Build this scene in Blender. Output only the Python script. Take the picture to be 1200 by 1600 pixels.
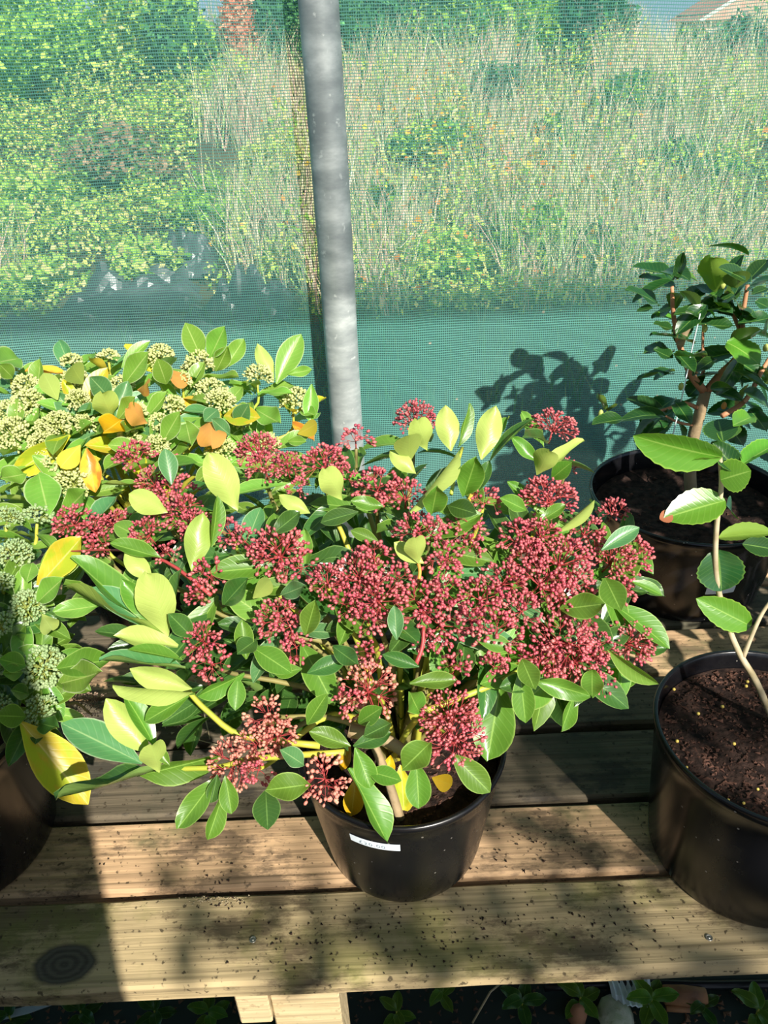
import bpy, math, random
import numpy as np
from mathutils import Vector, Matrix, noise
for o in list(bpy.data.objects): bpy.data.objects.remove(o)
R=random.Random(7); NP=np.random.default_rng(5)
scn=bpy.context.scene; COL=scn.collection
# ------------------------------------------------------------------ camera, sky, sun, exposure
F,PITCH,ROLL,CZ=1205.6,.5469,-.0432,.928
cam=bpy.data.objects.new('camera',bpy.data.cameras.new('camera')); COL.objects.link(cam); scn.camera=cam
cam.location=(0,0,CZ)
cam.rotation_euler=(Matrix.Rotation(math.pi/2-PITCH,3,'X')@Matrix.Rotation(ROLL,3,'Z')).to_euler()
cam.data.sensor_fit='HORIZONTAL'; cam.data.sensor_width=36; cam.data.lens=36*F/1200; cam.data.clip_start=.02; cam.data.clip_end=300
SUN_EL=math.radians(37); SUN_AZ=math.radians(25)      # azimuth: to the right of straight behind the camera
SUNV=Vector((math.sin(SUN_AZ)*math.cos(SUN_EL),-math.cos(SUN_AZ)*math.cos(SUN_EL),math.sin(SUN_EL)))
sd=bpy.data.lights.new('sun','SUN'); sd.energy=8.6; sd.angle=math.radians(.6); sd.color=(1,.94,.84)
so=bpy.data.objects.new('sun',sd); COL.objects.link(so); so.rotation_euler=SUNV.to_track_quat('Z','Y').to_euler(); so.location=SUNV*20
w=bpy.data.worlds.new('sky'); scn.world=w; w.use_nodes=True; wn=w.node_tree.nodes; wl=w.node_tree.links
sky=wn.new('ShaderNodeTexSky'); sky.sky_type='NISHITA'; sky.sun_disc=False; sky.sun_elevation=SUN_EL; sky.sun_rotation=math.pi-SUN_AZ
sky.air_density=1.0; sky.dust_density=.6; sky.ozone_density=1.5
tcw=wn.new('ShaderNodeTexCoord'); vm=wn.new('ShaderNodeVectorMath'); vm.operation='MULTIPLY_ADD'; vm.inputs[1].default_value=(1,1,.8); vm.inputs[2].default_value=(0,0,.12)
wl.new(tcw.outputs['Generated'],vm.inputs[0]); vn=wn.new('ShaderNodeVectorMath'); vn.operation='NORMALIZE'; wl.new(vm.outputs[0],vn.inputs[0]); wl.new(vn.outputs[0],sky.inputs[0])
wl.new(sky.outputs[0],wn['Background'].inputs[0]); wn['Background'].inputs[1].default_value=.105
scn.view_settings.view_transform='Standard'; scn.view_settings.look='None'; scn.view_settings.gamma=1; scn.view_settings.use_curve_mapping=False
scn.view_settings.exposure=.06
# ------------------------------------------------------------------ helpers
_cr,_sr=math.cos(-ROLL),math.sin(-ROLL); _cp,_sp=math.cos(PITCH),math.sin(PITCH)
CAM=Vector((0,0,CZ))
def ray(u,v):
    X,Y=u-600,v-800; X,Y=X*_cr-Y*_sr,X*_sr+Y*_cr; up=-Y/F
    return Vector((X/F,_cp+up*_sp,-_sp+up*_cp))
def atz(u,v,z): r=ray(u,v); return CAM+r*((z-CZ)/r.z)
def aty(u,v,y): r=ray(u,v); return CAM+r*(y/r.y)
def atd(u,v,t): return CAM+ray(u,v)*t
def depth(P): d=P-CAM; return d.y*_cp-d.z*_sp
def tag(o,label=None,cat=None,group=None,kind=None):
    if label: o['label']=label
    if cat: o['category']=cat
    if group: o['group']=group
    if kind: o['kind']=kind
    return o
def empty(name,loc,label,cat,group=None):
    o=bpy.data.objects.new(name,None); COL.objects.link(o); o.location=loc; o.empty_display_size=.05
    return tag(o,label,cat,group)
def mesh(name,vs,fs,mat,smooth=True):
    m=bpy.data.meshes.new(name); m.from_pydata([tuple(v) for v in vs],[],fs)
    if isinstance(mat,(list,tuple)):
        for x in mat: m.materials.append(x)
    else: m.materials.append(mat)
    if smooth: m.polygons.foreach_set('use_smooth',[True]*len(m.polygons))
    m.update(); return m
def link(name,m,parent=None,M=None,world=True):
    o=bpy.data.objects.new(name,m); COL.objects.link(o)
    M=M if M is not None else Matrix()
    if parent:
        o.parent=parent
        if world: M=WM[parent].inverted()@M if parent in WM else Matrix.Translation(-parent.location)@M
    o.matrix_basis=M; return o
WM={}
def np_mesh(name,V,Fc,mat,C=None,smooth=False):
    m=bpy.data.meshes.new(name); k=Fc.shape[1]; n=len(Fc)
    m.vertices.add(len(V)); m.vertices.foreach_set('co',V.astype(np.float32).ravel())
    m.loops.add(n*k); m.loops.foreach_set('vertex_index',Fc.astype(np.int32).ravel())
    m.polygons.add(n); m.polygons.foreach_set('loop_start',np.arange(0,n*k,k,dtype=np.int32))
    m.update(calc_edges=True)
    if C is not None:
        a=m.color_attributes.new('Col','FLOAT_COLOR','POINT'); a.data.foreach_set('color',np.concatenate([C,np.ones((len(C),1))],1).astype(np.float32).ravel())
    m.polygons.foreach_set('use_smooth',[smooth]*n)
    m.materials.append(mat); return m
class MB:
    def __init__(s): s.v=[]; s.f=[]
    def add(s,vs,fs):
        b=len(s.v); s.v+=[Vector(v) for v in vs]; s.f+=[tuple(i+b for i in f) for f in fs]
    def tube(s,pts,rad,n=6,cap=True):
        pts=[Vector(p) for p in pts]; k=len(pts); rad=rad if isinstance(rad,(list,tuple)) else [rad]*k
        vs=[]; prev=None
        for i,p in enumerate(pts):
            t=(pts[min(i+1,k-1)]-pts[max(i-1,0)]); t=t.normalized() if t.length>1e-9 else Vector((0,0,1))
            a=prev if prev else (Vector((0,0,1)) if abs(t.z)<.9 else Vector((1,0,0)))
            a=(a-t*a.dot(t)).normalized(); prev=a; b=t.cross(a)
            for j in range(n):
                q=2*math.pi*j/n; vs.append(p+(a*math.cos(q)+b*math.sin(q))*rad[i])
        fs=[(i*n+j,i*n+(j+1)%n,(i+1)*n+(j+1)%n,(i+1)*n+j) for i in range(k-1) for j in range(n)]
        if cap: fs+=[tuple(range(n))[::-1],tuple(range((k-1)*n,k*n))]
        s.add(vs,fs)
    def lathe(s,prof,n=64):
        vs=[];k=len(prof)
        for r,z in prof:
            for j in range(n): q=2*math.pi*j/n; vs.append((r*math.cos(q),r*math.sin(q),z))
        s.add(vs,[(i*n+j,i*n+(j+1)%n,(i+1)*n+(j+1)%n,(i+1)*n+j) for i in range(k-1) for j in range(n)])
    def box(s,a,b):
        x0,y0,z0=a;x1,y1,z1=b
        s.add([(x0,y0,z0),(x1,y0,z0),(x1,y1,z0),(x0,y1,z0),(x0,y0,z1),(x1,y0,z1),(x1,y1,z1),(x0,y1,z1)],
              [(0,3,2,1),(4,5,6,7),(0,1,5,4),(1,2,6,5),(2,3,7,6),(3,0,4,7)])
    def mesh(s,name,mat,smooth=True): return mesh(name,s.v,s.f,mat,smooth)
def smoothpath(pts,n=4):
    pts=[Vector(p) for p in pts]; out=[]
    P=[pts[0]*2-pts[1]]+pts+[pts[-1]*2-pts[-2]]
    for i in range(1,len(P)-2):
        for k in range(n):
            t=k/n; a,b,c,d=P[i-1],P[i],P[i+1],P[i+2]
            out.append(.5*((2*b)+(c-a)*t+(2*a-5*b+4*c-d)*t*t+(3*b-a-3*c+d)*t**3))
    out.append(pts[-1]); return out
# ------------------------------------------------------------------ materials
def mat(name):
    m=bpy.data.materials.new(name); m.use_nodes=True; N=m.node_tree.nodes; N.clear()
    out=N.new('ShaderNodeOutputMaterial'); return m,N,m.node_tree.links,out
def nd(N,t,**k):
    n=N.new('ShaderNode'+t)
    for a,b in k.items():
        if a.startswith('i_'): n.inputs[a[2:].replace('_',' ')].default_value=b
        else: setattr(n,a,b)
    return n
def ramp(N,st):
    r=N.new('ShaderNodeValToRGB'); e=r.color_ramp.elements
    while len(e)<len(st): e.new(.5)
    for i,(p,c) in enumerate(st): e[i].position=p; e[i].color=(*c,1)
    return r
def mix(N,L,fac,a,b,bt='MIX'):
    m=N.new('ShaderNodeMix'); m.data_type='RGBA'; m.blend_type=bt
    for s,x in ((m.inputs[0],fac),(m.inputs[6],a),(m.inputs[7],b)):
        if hasattr(x,'is_output'): L.new(x,s)
        elif isinstance(x,(int,float)): s.default_value=x
        else: s.default_value=(*x,1)
    return m.outputs[2]
def math_(N,L,op,a,b=None,c=None,clamp=False):
    m=N.new('ShaderNodeMath'); m.operation=op; m.use_clamp=clamp
    for s,x in zip(m.inputs,(a,b,c)):
        if x is None: continue
        if hasattr(x,'is_output'): L.new(x,s)
        else: s.default_value=x
    return m.outputs[0]
def leaf_mat(name,top,under,edge,rib,trans=.35,rough=.38,var=.12,blotch=None,coat=.0):
    m,N,L,out=mat(name)
    uv=nd(N,'UVMap'); sep=nd(N,'SeparateXYZ'); L.new(uv.outputs[0],sep.inputs[0])
    u,v=sep.outputs[0],sep.outputs[1]
    av=math_(N,L,'ABSOLUTE',math_(N,L,'SUBTRACT',v,.5)); av=math_(N,L,'MULTIPLY',av,2)   # 0 rib, 1 margin
    ribf=math_(N,L,'SUBTRACT',1,math_(N,L,'DIVIDE',av,.07),clamp=True)
    edf=math_(N,L,'MULTIPLY',math_(N,L,'SUBTRACT',av,.9),10,clamp=True)
    # side veins
    vv=math_(N,L,'SINE',math_(N,L,'MULTIPLY',math_(N,L,'ADD',u,math_(N,L,'MULTIPLY',av,-.22)),62))
    vv=math_(N,L,'POWER',math_(N,L,'MAXIMUM',vv,0),6)
    oi=nd(N,'ObjectInfo'); geo=nd(N,'NewGeometry')
    tc=nd(N,'TexCoord'); no=nd(N,'TexNoise',i_Scale=5.,i_Detail=3.); L.new(tc.outputs['Object'],no.inputs['Vector'])
    hs=nd(N,'HueSaturation'); hs.inputs['Color'].default_value=(*top,1)
    L.new(math_(N,L,'ADD',.485,math_(N,L,'MULTIPLY',oi.outputs['Random'],.035)),hs.inputs['Hue'])
    L.new(math_(N,L,'ADD',1-var*1.6,math_(N,L,'MULTIPLY',oi.outputs['Random'],var*3.2)),hs.inputs['Value'])
    c=mix(N,L,math_(N,L,'MULTIPLY',no.outputs[0],.45),hs.outputs[0],tuple(x*.6 for x in top))
    c=mix(N,L,math_(N,L,'MULTIPLY',vv,.10),c,rib)
    if blotch:
        n2=nd(N,'TexNoise',i_Scale=2.2,i_Detail=4.); L.new(tc.outputs['Object'],n2.inputs['Vector'])
        bf=math_(N,L,'MULTIPLY',math_(N,L,'SUBTRACT',n2.outputs[0],.48),9,clamp=True); c=mix(N,L,bf,c,blotch)
    c=mix(N,L,math_(N,L,'MULTIPLY',ribf,.75),c,rib); c=mix(N,L,math_(N,L,'MULTIPLY',edf,.8),c,edge)
    un=mix(N,L,math_(N,L,'MULTIPLY',ribf,.4),under,rib); un=mix(N,L,math_(N,L,'MULTIPLY',no.outputs[0],.25),un,tuple(x*.7 for x in under))
    col=mix(N,L,geo.outputs['Backfacing'],c,un)
    p=nd(N,'BsdfPrincipled',i_Roughness=rough); L.new(col,p.inputs['Base Color']); p.inputs['Specular IOR Level'].default_value=.5
    if coat: p.inputs['Coat Weight'].default_value=coat; p.inputs['Coat Roughness'].default_value=.18
    t=nd(N,'BsdfTranslucent'); hs2=nd(N,'HueSaturation',i_Saturation=1.25,i_Value=1.3); hs2.inputs['Hue'].default_value=.485
    L.new(c,hs2.inputs['Color']); L.new(hs2.outputs[0],t.inputs[0])
    bp=nd(N,'Bump',i_Strength=.10,i_Distance=.002); L.new(math_(N,L,'ADD',vv,no.outputs[0]),bp.inputs['Height']); L.new(bp.outputs[0],p.inputs['Normal'])
    ms=nd(N,'MixShader'); ms.inputs[0].default_value=trans; L.new(p.outputs[0],ms.inputs[1]); L.new(t.outputs[0],ms.inputs[2]); L.new(ms.outputs[0],out.inputs[0])
    return m
def simple(name,col,rough=.6,metal=0,noise_=None,trans=0,bump=0,bscale=200,spec=.5):
    m,N,L,out=mat(name); p=nd(N,'BsdfPrincipled',i_Roughness=rough,i_Metallic=metal); p.inputs['Specular IOR Level'].default_value=spec
    tc=nd(N,'TexCoord'); c=None
    if noise_:
        sc,c2,amt=noise_; n=nd(N,'TexNoise',i_Scale=sc,i_Detail=4.); L.new(tc.outputs['Object'],n.inputs['Vector'])
        f=math_(N,L,'MULTIPLY',math_(N,L,'SUBTRACT',n.outputs[0],.35),3.2*amt,clamp=True)
        c=mix(N,L,f,col,c2); L.new(c,p.inputs['Base Color'])
    else: p.inputs['Base Color'].default_value=(*col,1)
    if bump:
        n=nd(N,'TexNoise',i_Scale=bscale,i_Detail=5.); L.new(tc.outputs['Object'],n.inputs['Vector'])
        b=nd(N,'Bump',i_Strength=bump,i_Distance=.004); L.new(n.outputs[0],b.inputs['Height']); L.new(b.outputs[0],p.inputs['Normal'])
    if trans:
        t=nd(N,'BsdfTranslucent'); ms=nd(N,'MixShader'); ms.inputs[0].default_value=trans
        if c is not None: L.new(c,t.inputs[0])
        else: t.inputs[0].default_value=(*col,1)
        L.new(p.outputs[0],ms.inputs[1]); L.new(t.outputs[0],ms.inputs[2]); L.new(ms.outputs[0],out.inputs[0])
    else: L.new(p.outputs[0],out.inputs[0])
    return m
def veg_mat(name,trans=.3):
    m,N,L,out=mat(name); a=nd(N,'Attribute'); a.attribute_name='Col'
    d=nd(N,'BsdfDiffuse'); t=nd(N,'BsdfTranslucent'); ms=nd(N,'MixShader'); ms.inputs[0].default_value=trans
    L.new(a.outputs[0],d.inputs[0]); L.new(a.outputs[0],t.inputs[0]); L.new(d.outputs[0],ms.inputs[1]); L.new(t.outputs[0],ms.inputs[2]); L.new(ms.outputs[0],out.inputs[0])
    return m
M_leaf=leaf_mat('skimmia_leaf',(.125,.27,.03),(.36,.50,.10),(.40,.58,.14),(.36,.58,.12),coat=.25)
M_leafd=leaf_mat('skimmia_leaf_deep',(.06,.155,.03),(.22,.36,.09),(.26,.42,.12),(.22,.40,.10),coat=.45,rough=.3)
M_pale=leaf_mat('skimmia_leaf_pale',(.20,.40,.06),(.50,.62,.15),(.50,.64,.20),(.45,.60,.16))
M_blue=leaf_mat('skimmia_leaf_bluish',(.11,.29,.10),(.30,.47,.14),(.55,.68,.42),(.40,.58,.25),coat=.4)
M_lime=leaf_mat('green_skimmia_leaf',(.22,.42,.06),(.50,.62,.16),(.70,.78,.45),(.55,.68,.22),coat=.25)
M_yel=leaf_mat('yellowed_leaf',(.72,.60,.045),(.80,.62,.08),(.80,.68,.10),(.80,.70,.25),blotch=(.42,.50,.03))
M_gold=leaf_mat('golden_leaf',(.85,.52,.01),(.85,.55,.04),(.85,.6,.05),(.85,.68,.1))
M_oran=leaf_mat('orange_leaf',(.72,.30,.04),(.70,.34,.09),(.7,.45,.1),(.75,.45,.12),blotch=(.75,.52,.05))
M_cam=leaf_mat('camellia_leaf',(.022,.085,.018),(.16,.27,.05),(.14,.28,.05),(.20,.36,.08),coat=.6,rough=.28,trans=.25)
M_camy=leaf_mat('camellia_leaf_young',(.13,.33,.03),(.25,.40,.06),(.34,.55,.08),(.36,.56,.12),coat=.35,rough=.33)
M_bud=simple('pink_bud',(.43,.055,.095),.33,noise_=(70,(.62,.22,.19),.75),trans=.12)
M_stalk=simple('red_stalk',(.42,.06,.06),.5,trans=.1)
M_budtan=simple('faded_pink_bud',(.58,.16,.13),.5,noise_=(60,(.70,.38,.26),.8),trans=.12)
M_gbud=simple('green_bud',(.46,.52,.18),.5,noise_=(80,(.66,.62,.34),.6),trans=.15)
M_gbudd=simple('deep_green_bud',(.24,.36,.15),.5,noise_=(50,(.40,.48,.25),.6),trans=.1)
M_gstalk=simple('green_stalk',(.42,.48,.12),.5,trans=.1)
M_dry=simple('dried_bud',(.20,.13,.09),.8,noise_=(40,(.34,.24,.17),.6))
M_stem=simple('stem_green_yellow',(.34,.42,.05),.5,noise_=(25,(.55,.42,.05),.8))
M_stemd=simple('stem_brown_green',(.17,.15,.05),.6,noise_=(25,(.30,.26,.08),.8))
M_redst=simple('stem_orange',(.60,.22,.05),.5,noise_=(30,(.55,.45,.05),.6))
M_wood=simple('camellia_bark',(.36,.26,.14),.75,noise_=(18,(.16,.12,.07),.8),bump=.4,bscale=120)
M_wood2=simple('camellia_young_bark',(.50,.24,.12),.65,noise_=(22,(.30,.13,.07),.7))
M_whip=simple('pale_bark',(.48,.40,.26),.65,noise_=(40,(.25,.20,.10),.9))
M_soil=simple('compost',(.011,.007,.006),.95,noise_=(90,(.06,.034,.026),.7),bump=1,bscale=150,spec=.15)
M_crumb=simple('compost_bits',(.035,.018,.013),.95,noise_=(30,(.14,.07,.05),.8),spec=.15)
M_bead=simple('yellow_bead',(.75,.55,.12),.35)
M_white=simple('white_paper',(.72,.80,.86),.6); M_ink=simple('grey_print',(.30,.36,.42),.7)
M_black=simple('membrane',(.018,.032,.028),.6,noise_=(2.5,(.04,.065,.05),.8),bump=.4,bscale=8)
M_sheet=simple('black_plastic_sheet',(.03,.036,.045),.28,noise_=(3,(.09,.11,.12),.7),bump=.7,bscale=10)
M_earth=simple('earth',(.05,.04,.025),.95,noise_=(6,(.09,.08,.035),.8),bump=1,bscale=25)
def pot_mat():
    m,N,L,out=mat('black_pot_plastic'); p=nd(N,'BsdfPrincipled'); tc=nd(N,'TexCoord')
    n=nd(N,'TexNoise',i_Scale=9.,i_Detail=6.,i_Roughness=.7); mp=nd(N,'Mapping'); mp.inputs['Scale'].default_value=(1,1,.6)
    L.new(tc.outputs['Object'],mp.inputs[0]); L.new(mp.outputs[0],n.inputs['Vector'])
    d=math_(N,L,'MULTIPLY',math_(N,L,'SUBTRACT',n.outputs[0],.5),3,clamp=True)
    v=nd(N,'TexVoronoi',i_Scale=45.); L.new(tc.outputs['Object'],v.inputs['Vector'])
    sp=math_(N,L,'MULTIPLY',math_(N,L,'LESS_THAN',v.outputs['Distance'],.06),.6)
    c=mix(N,L,math_(N,L,'MULTIPLY',d,.5),(.005,.005,.0065),(.016,.015,.013)); c=mix(N,L,sp,c,(.3,.28,.25))
    L.new(c,p.inputs['Base Color']); L.new(math_(N,L,'ADD',.22,math_(N,L,'MULTIPLY',d,.25)),p.inputs['Roughness'])
    L.new(p.outputs[0],out.inputs[0]); return m
M_pot=pot_mat()
def wood_mat(name,light,dark,green,knot=None,fresh=0):
    m,N,L,out=mat(name); p=nd(N,'BsdfPrincipled',i_Roughness=.82); p.inputs['Specular IOR Level'].default_value=.25
    tc=nd(N,'TexCoord'); oi=nd(N,'ObjectInfo')
    off=nd(N,'VectorMath',operation='ADD'); L.new(tc.outputs['Object'],off.inputs[0])
    cx=nd(N,'CombineXYZ'); L.new(math_(N,L,'MULTIPLY',oi.outputs['Random'],37.),cx.inputs[0]); L.new(math_(N,L,'MULTIPLY',oi.outputs['Random'],11.),cx.inputs[1]); L.new(cx.outputs[0],off.inputs[1])
    mp=nd(N,'Mapping'); mp.inputs['Scale'].default_value=(1.1,17,17); L.new(off.outputs[0],mp.inputs[0])
    wv=nd(N,'TexWave',i_Scale=1.1,i_Distortion=14.,i_Detail=4.); wv.bands_direction='Y'; wv.inputs['Detail Scale'].default_value=.9; L.new(mp.outputs[0],wv.inputs['Vector'])
    mp2=nd(N,'Mapping'); mp2.inputs['Scale'].default_value=(3,170,170); L.new(off.outputs[0],mp2.inputs[0])
    g=nd(N,'TexNoise',i_Scale=1.,i_Detail=5.); L.new(mp2.outputs[0],g.inputs['Vector'])
    c=mix(N,L,math_(N,L,'MULTIPLY',wv.outputs[1],.14),light,dark)
    c=mix(N,L,math_(N,L,'MULTIPLY',math_(N,L,'SUBTRACT',g.outputs[0],.46),5,clamp=True),c,tuple(x*.62 for x in light))
    b=nd(N,'TexNoise',i_Scale=11.,i_Detail=9.,i_Roughness=.72); mp3=nd(N,'Mapping'); mp3.inputs['Scale'].default_value=(.55,1.3,1.3); L.new(off.outputs[0],mp3.inputs[0]); L.new(mp3.outputs[0],b.inputs['Vector'])
    bf=math_(N,L,'MULTIPLY',math_(N,L,'SUBTRACT',b.outputs[0],.505),13,clamp=True)
    c=mix(N,L,math_(N,L,'MULTIPLY',bf,.78*(1-fresh)),c,dark)
    b2=nd(N,'TexNoise',i_Scale=6.,i_Detail=5.,i_Roughness=.6); of2=nd(N,'VectorMath',operation='ADD'); of2.inputs[1].default_value=(5,9,2); L.new(off.outputs[0],of2.inputs[0]); L.new(of2.outputs[0],b2.inputs['Vector'])
    gf=math_(N,L,'MULTIPLY',math_(N,L,'SUBTRACT',b2.outputs[0],.53),10,clamp=True)
    c=mix(N,L,math_(N,L,'MULTIPLY',gf,.6*(1-fresh)),c,green)
    s=nd(N,'TexNoise',i_Scale=130.,i_Detail=3.); L.new(off.outputs[0],s.inputs['Vector'])
    c=mix(N,L,math_(N,L,'MULTIPLY',math_(N,L,'MULTIPLY',math_(N,L,'SUBTRACT',s.outputs[0],.62),14,clamp=True),.8*(1-fresh)),c,(.035,.025,.015))
    if knot:
        dv=nd(N,'VectorMath',operation='SUBTRACT'); L.new(tc.outputs['Object'],dv.inputs[0]); dv.inputs[1].default_value=knot
        sc=nd(N,'VectorMath',operation='MULTIPLY'); sc.inputs[1].default_value=(.75,1.15,0); L.new(dv.outputs[0],sc.inputs[0])
        ln=nd(N,'VectorMath',operation='LENGTH'); L.new(sc.outputs[0],ln.inputs[0]); dist=ln.outputs['Value']
        dist=math_(N,L,'ADD',dist,math_(N,L,'MULTIPLY',b.outputs[0],.022))
        kf=math_(N,L,'MULTIPLY',math_(N,L,'SUBTRACT',.042,dist),160,clamp=True)
        rg=math_(N,L,'ADD',.5,math_(N,L,'MULTIPLY',math_(N,L,'SINE',math_(N,L,'MULTIPLY',dist,800.)),.5))
        kc=mix(N,L,math_(N,L,'MULTIPLY',rg,.6),(.05,.045,.035),(.10,.095,.07)); c=mix(N,L,kf,c,kc)
    L.new(c,p.inputs['Base Color'])
    bp=nd(N,'Bump',i_Strength=.55,i_Distance=.003); L.new(math_(N,L,'ADD',g.outputs[0],math_(N,L,'MULTIPLY',wv.outputs[1],.3)),bp.inputs['Height']); L.new(bp.outputs[0],p.inputs['Normal'])
    L.new(p.outputs[0],out.inputs[0]); return m
# ------------------------------------------------------------------ ground and bank
def bank(x,y):
    t=max(0.,min(1.,(y-4.5-.25*math.sin(x*1.3))/4.6)); t=t*t*(3-2*t)*.35+t*.65
    z=-.45+t*(1.32+ .10*min(max(-x,0),4)/4)
    if y>7.5: z-=.42*math.exp(-((x/y-.375)/.075)**2)*min(1,(y-7.5)/1.5)
    z+=.10*noise.noise(Vector((x*.8,y*.8,3)))*min(1,max(0,(y-4)/1.5))
    return z
def grid(name,x0,x1,y0,y1,nx,ny,fn,m):
    vs=[(x0+(x1-x0)*i/nx,y0+(y1-y0)*j/ny,0) for j in range(ny+1) for i in range(nx+1)]
    vs=[(x,y,fn(x,y)) for x,y,_ in vs]
    fs=[(j*(nx+1)+i,j*(nx+1)+i+1,(j+1)*(nx+1)+i+1,(j+1)*(nx+1)+i) for j in range(ny) for i in range(nx)]
    return mesh(name,vs,fs,m)
tag(link('ground',grid('ground',-8,8,-5,4.4,60,50,lambda x,y:-.452+.008*noise.noise(Vector((x*3,y*3,0))),M_black)),kind='structure')
tag(link('hillside',grid('hillside',-8,9,4.35,11,90,50,bank,M_earth)),kind='structure')
tag(link('far_field',grid('far_field',-60,60,10.9,120,12,20,lambda x,y:bank(x*.05,11)-.25-.012*(y-11),simple('far_field_grass',(.12,.2,.05),.9,noise_=(.2,(.3,.3,.12),.8)))),kind='structure')
# ------------------------------------------------------------------ netting and pole
def net_mat():
    m,N,L,out=mat('woven_green_net'); tc=nd(N,'TexCoord'); sep=nd(N,'SeparateXYZ'); L.new(tc.outputs['Object'],sep.inputs[0])
    nz=nd(N,'TexNoise',i_Scale=3.,i_Detail=2.); L.new(tc.outputs['Object'],nz.inputs['Vector'])
    zz=math_(N,L,'ADD',sep.outputs[2],math_(N,L,'MULTIPLY',nz.outputs[0],.03))
    a=math_(N,L,'SINE',math_(N,L,'MULTIPLY',zz,2*math.pi/.0050)); b=math_(N,L,'SINE',math_(N,L,'MULTIPLY',sep.outputs[0],2*math.pi/.0041))
    h=math_(N,L,'GREATER_THAN',a,.60); v=math_(N,L,'GREATER_THAN',b,.86)
    al=math_(N,L,'MAXIMUM',h,v)
    df=nd(N,'BsdfDiffuse'); tl=nd(N,'BsdfTranslucent')
    dirt=nd(N,'TexNoise',i_Scale=1.7,i_Detail=6.); L.new(tc.outputs['Object'],dirt.inputs['Vector'])
    c=mix(N,L,math_(N,L,'MULTIPLY',math_(N,L,'SUBTRACT',dirt.outputs[0],.4),3,clamp=True),(.14,.42,.36),(.22,.49,.43))
    vo=nd(N,'TexVoronoi',i_Scale=16.); L.new(tc.outputs['Object'],vo.inputs['Vector'])
    c=mix(N,L,math_(N,L,'LESS_THAN',vo.outputs['Distance'],.045),c,(.6,.62,.5))
    L.new(c,df.inputs[0]); L.new(c,tl.inputs[0]); k=nd(N,'MixShader'); k.inputs[0].default_value=.25; L.new(df.outputs[0],k.inputs[1]); L.new(tl.outputs[0],k.inputs[2])
    tr=nd(N,'BsdfTransparent'); ms=nd(N,'MixShader'); L.new(math_(N,L,'ADD',.20,math_(N,L,'MULTIPLY',al,.72)),ms.inputs[0]); L.new(tr.outputs[0],ms.inputs[1]); L.new(k.outputs[0],ms.inputs[2]); L.new(ms.outputs[0],out.inputs[0]); return m
NY=1.592
vs=[];fs=[];nx,nz=120,50
for j in range(nz+1):
    for i in range(nx+1):
        x=-3.6+7.2*i/nx; z=-.44+2.60*j/nz
        vs.append((x,NY+.010*noise.noise(Vector((x*1.1,z*1.6,1)))+.010*abs(noise.noise(Vector((x*2,z*.7,9)))),z))
fs=[(j*(nx+1)+i,j*(nx+1)+i+1,(j+1)*(nx+1)+i+1,(j+1)*(nx+1)+i) for j in range(nz) for i in range(nx)]
net=link('shade_netting',mesh('shade_netting',vs,fs,net_mat()))
tag(net,'translucent green woven shade netting stretched upright behind the plants','netting')
def pole_mat():
    m,N,L,out=mat('galvanised_steel'); p=nd(N,'BsdfPrincipled',i_Roughness=.55,i_Metallic=.35); tc=nd(N,'TexCoord')
    n=nd(N,'TexNoise',i_Scale=11.,i_Detail=6.,i_Roughness=.6); mp=nd(N,'Mapping'); mp.inputs['Scale'].default_value=(1,1,2.4); L.new(tc.outputs['Object'],mp.inputs[0]); L.new(mp.outputs[0],n.inputs['Vector'])
    r=ramp(N,[(.36,(.27,.305,.31)),(.52,(.38,.42,.42)),(.68,(.56,.60,.59))]); L.new(n.outputs[0],r.inputs[0])
    n2=nd(N,'TexNoise',i_Scale=60.,i_Detail=4.); L.new(tc.outputs['Object'],n2.inputs['Vector'])
    c=mix(N,L,math_(N,L,'MULTIPLY',math_(N,L,'SUBTRACT',n2.outputs[0],.64),12,clamp=True),r.outputs[0],(.62,.66,.64))
    L.new(c,p.inputs['Base Color']); L.new(p.outputs[0],out.inputs[0]); return m
pr=empty('steel_pole',(-.0722,1.5343,-.45),'grey mottled galvanised steel tube pole standing upright against the netting','pole')
b=MB(); b.tube([(0,0,0)]+[(0.0008*math.sin(i),0,.15*i) for i in range(1,17)]+[(0,0,2.60)],.034,32); link('tube',b.mesh('tube',pole_mat()),pr,world=False)
b=MB(); b.lathe([(.0,0),(.065,0),(.065,.008),(.036,.010)],32); link('foot_plate',b.mesh('foot_plate',M_pot),pr,world=False)
# the roof cloth of the tunnel: its open front edge lets the sun in under it, so the net is lit only low down
RE=-.5; RZ=.43+(1.59-RE)/math.cos(SUN_AZ)*math.tan(SUN_EL)
rm,N_,L_,o_=mat('roof_cloth'); tr_=nd(N_,'BsdfTransparent'); df_=nd(N_,'BsdfDiffuse'); df_.inputs[0].default_value=(.30,.42,.38,1); tl_=nd(N_,'BsdfTranslucent'); tl_.inputs[0].default_value=(.4,.5,.45,1)
k_=nd(N_,'MixShader'); k_.inputs[0].default_value=.4; L_.new(df_.outputs[0],k_.inputs[1]); L_.new(tl_.outputs[0],k_.inputs[2]); tr_.inputs[0].default_value=(1,1,1,1)
ms_=nd(N_,'MixShader'); ms_.inputs[0].default_value=.58; L_.new(tr_.outputs[0],ms_.inputs[1]); L_.new(k_.outputs[0],ms_.inputs[2]); L_.new(ms_.outputs[0],o_.inputs[0])
b=MB(); b.add([(-4,RE,RZ),(4,RE,RZ),(4,1.66,RZ),(-4,1.66,RZ)],[(0,1,2,3)]); tag(link('ceiling',b.mesh('ceiling',rm,False)),kind='structure')
for i_,xx in enumerate((-2.4,-.0722,2.3)):
    b=MB(); b.tube([(xx,RE,RZ-.03),(xx,1.6,RZ-.03)],.02,12); tag(link('trim_%d'%(i_+1),b.mesh('trim',simple('steel_rafter',(.3,.32,.32),.5,.5))),kind='structure')
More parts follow.
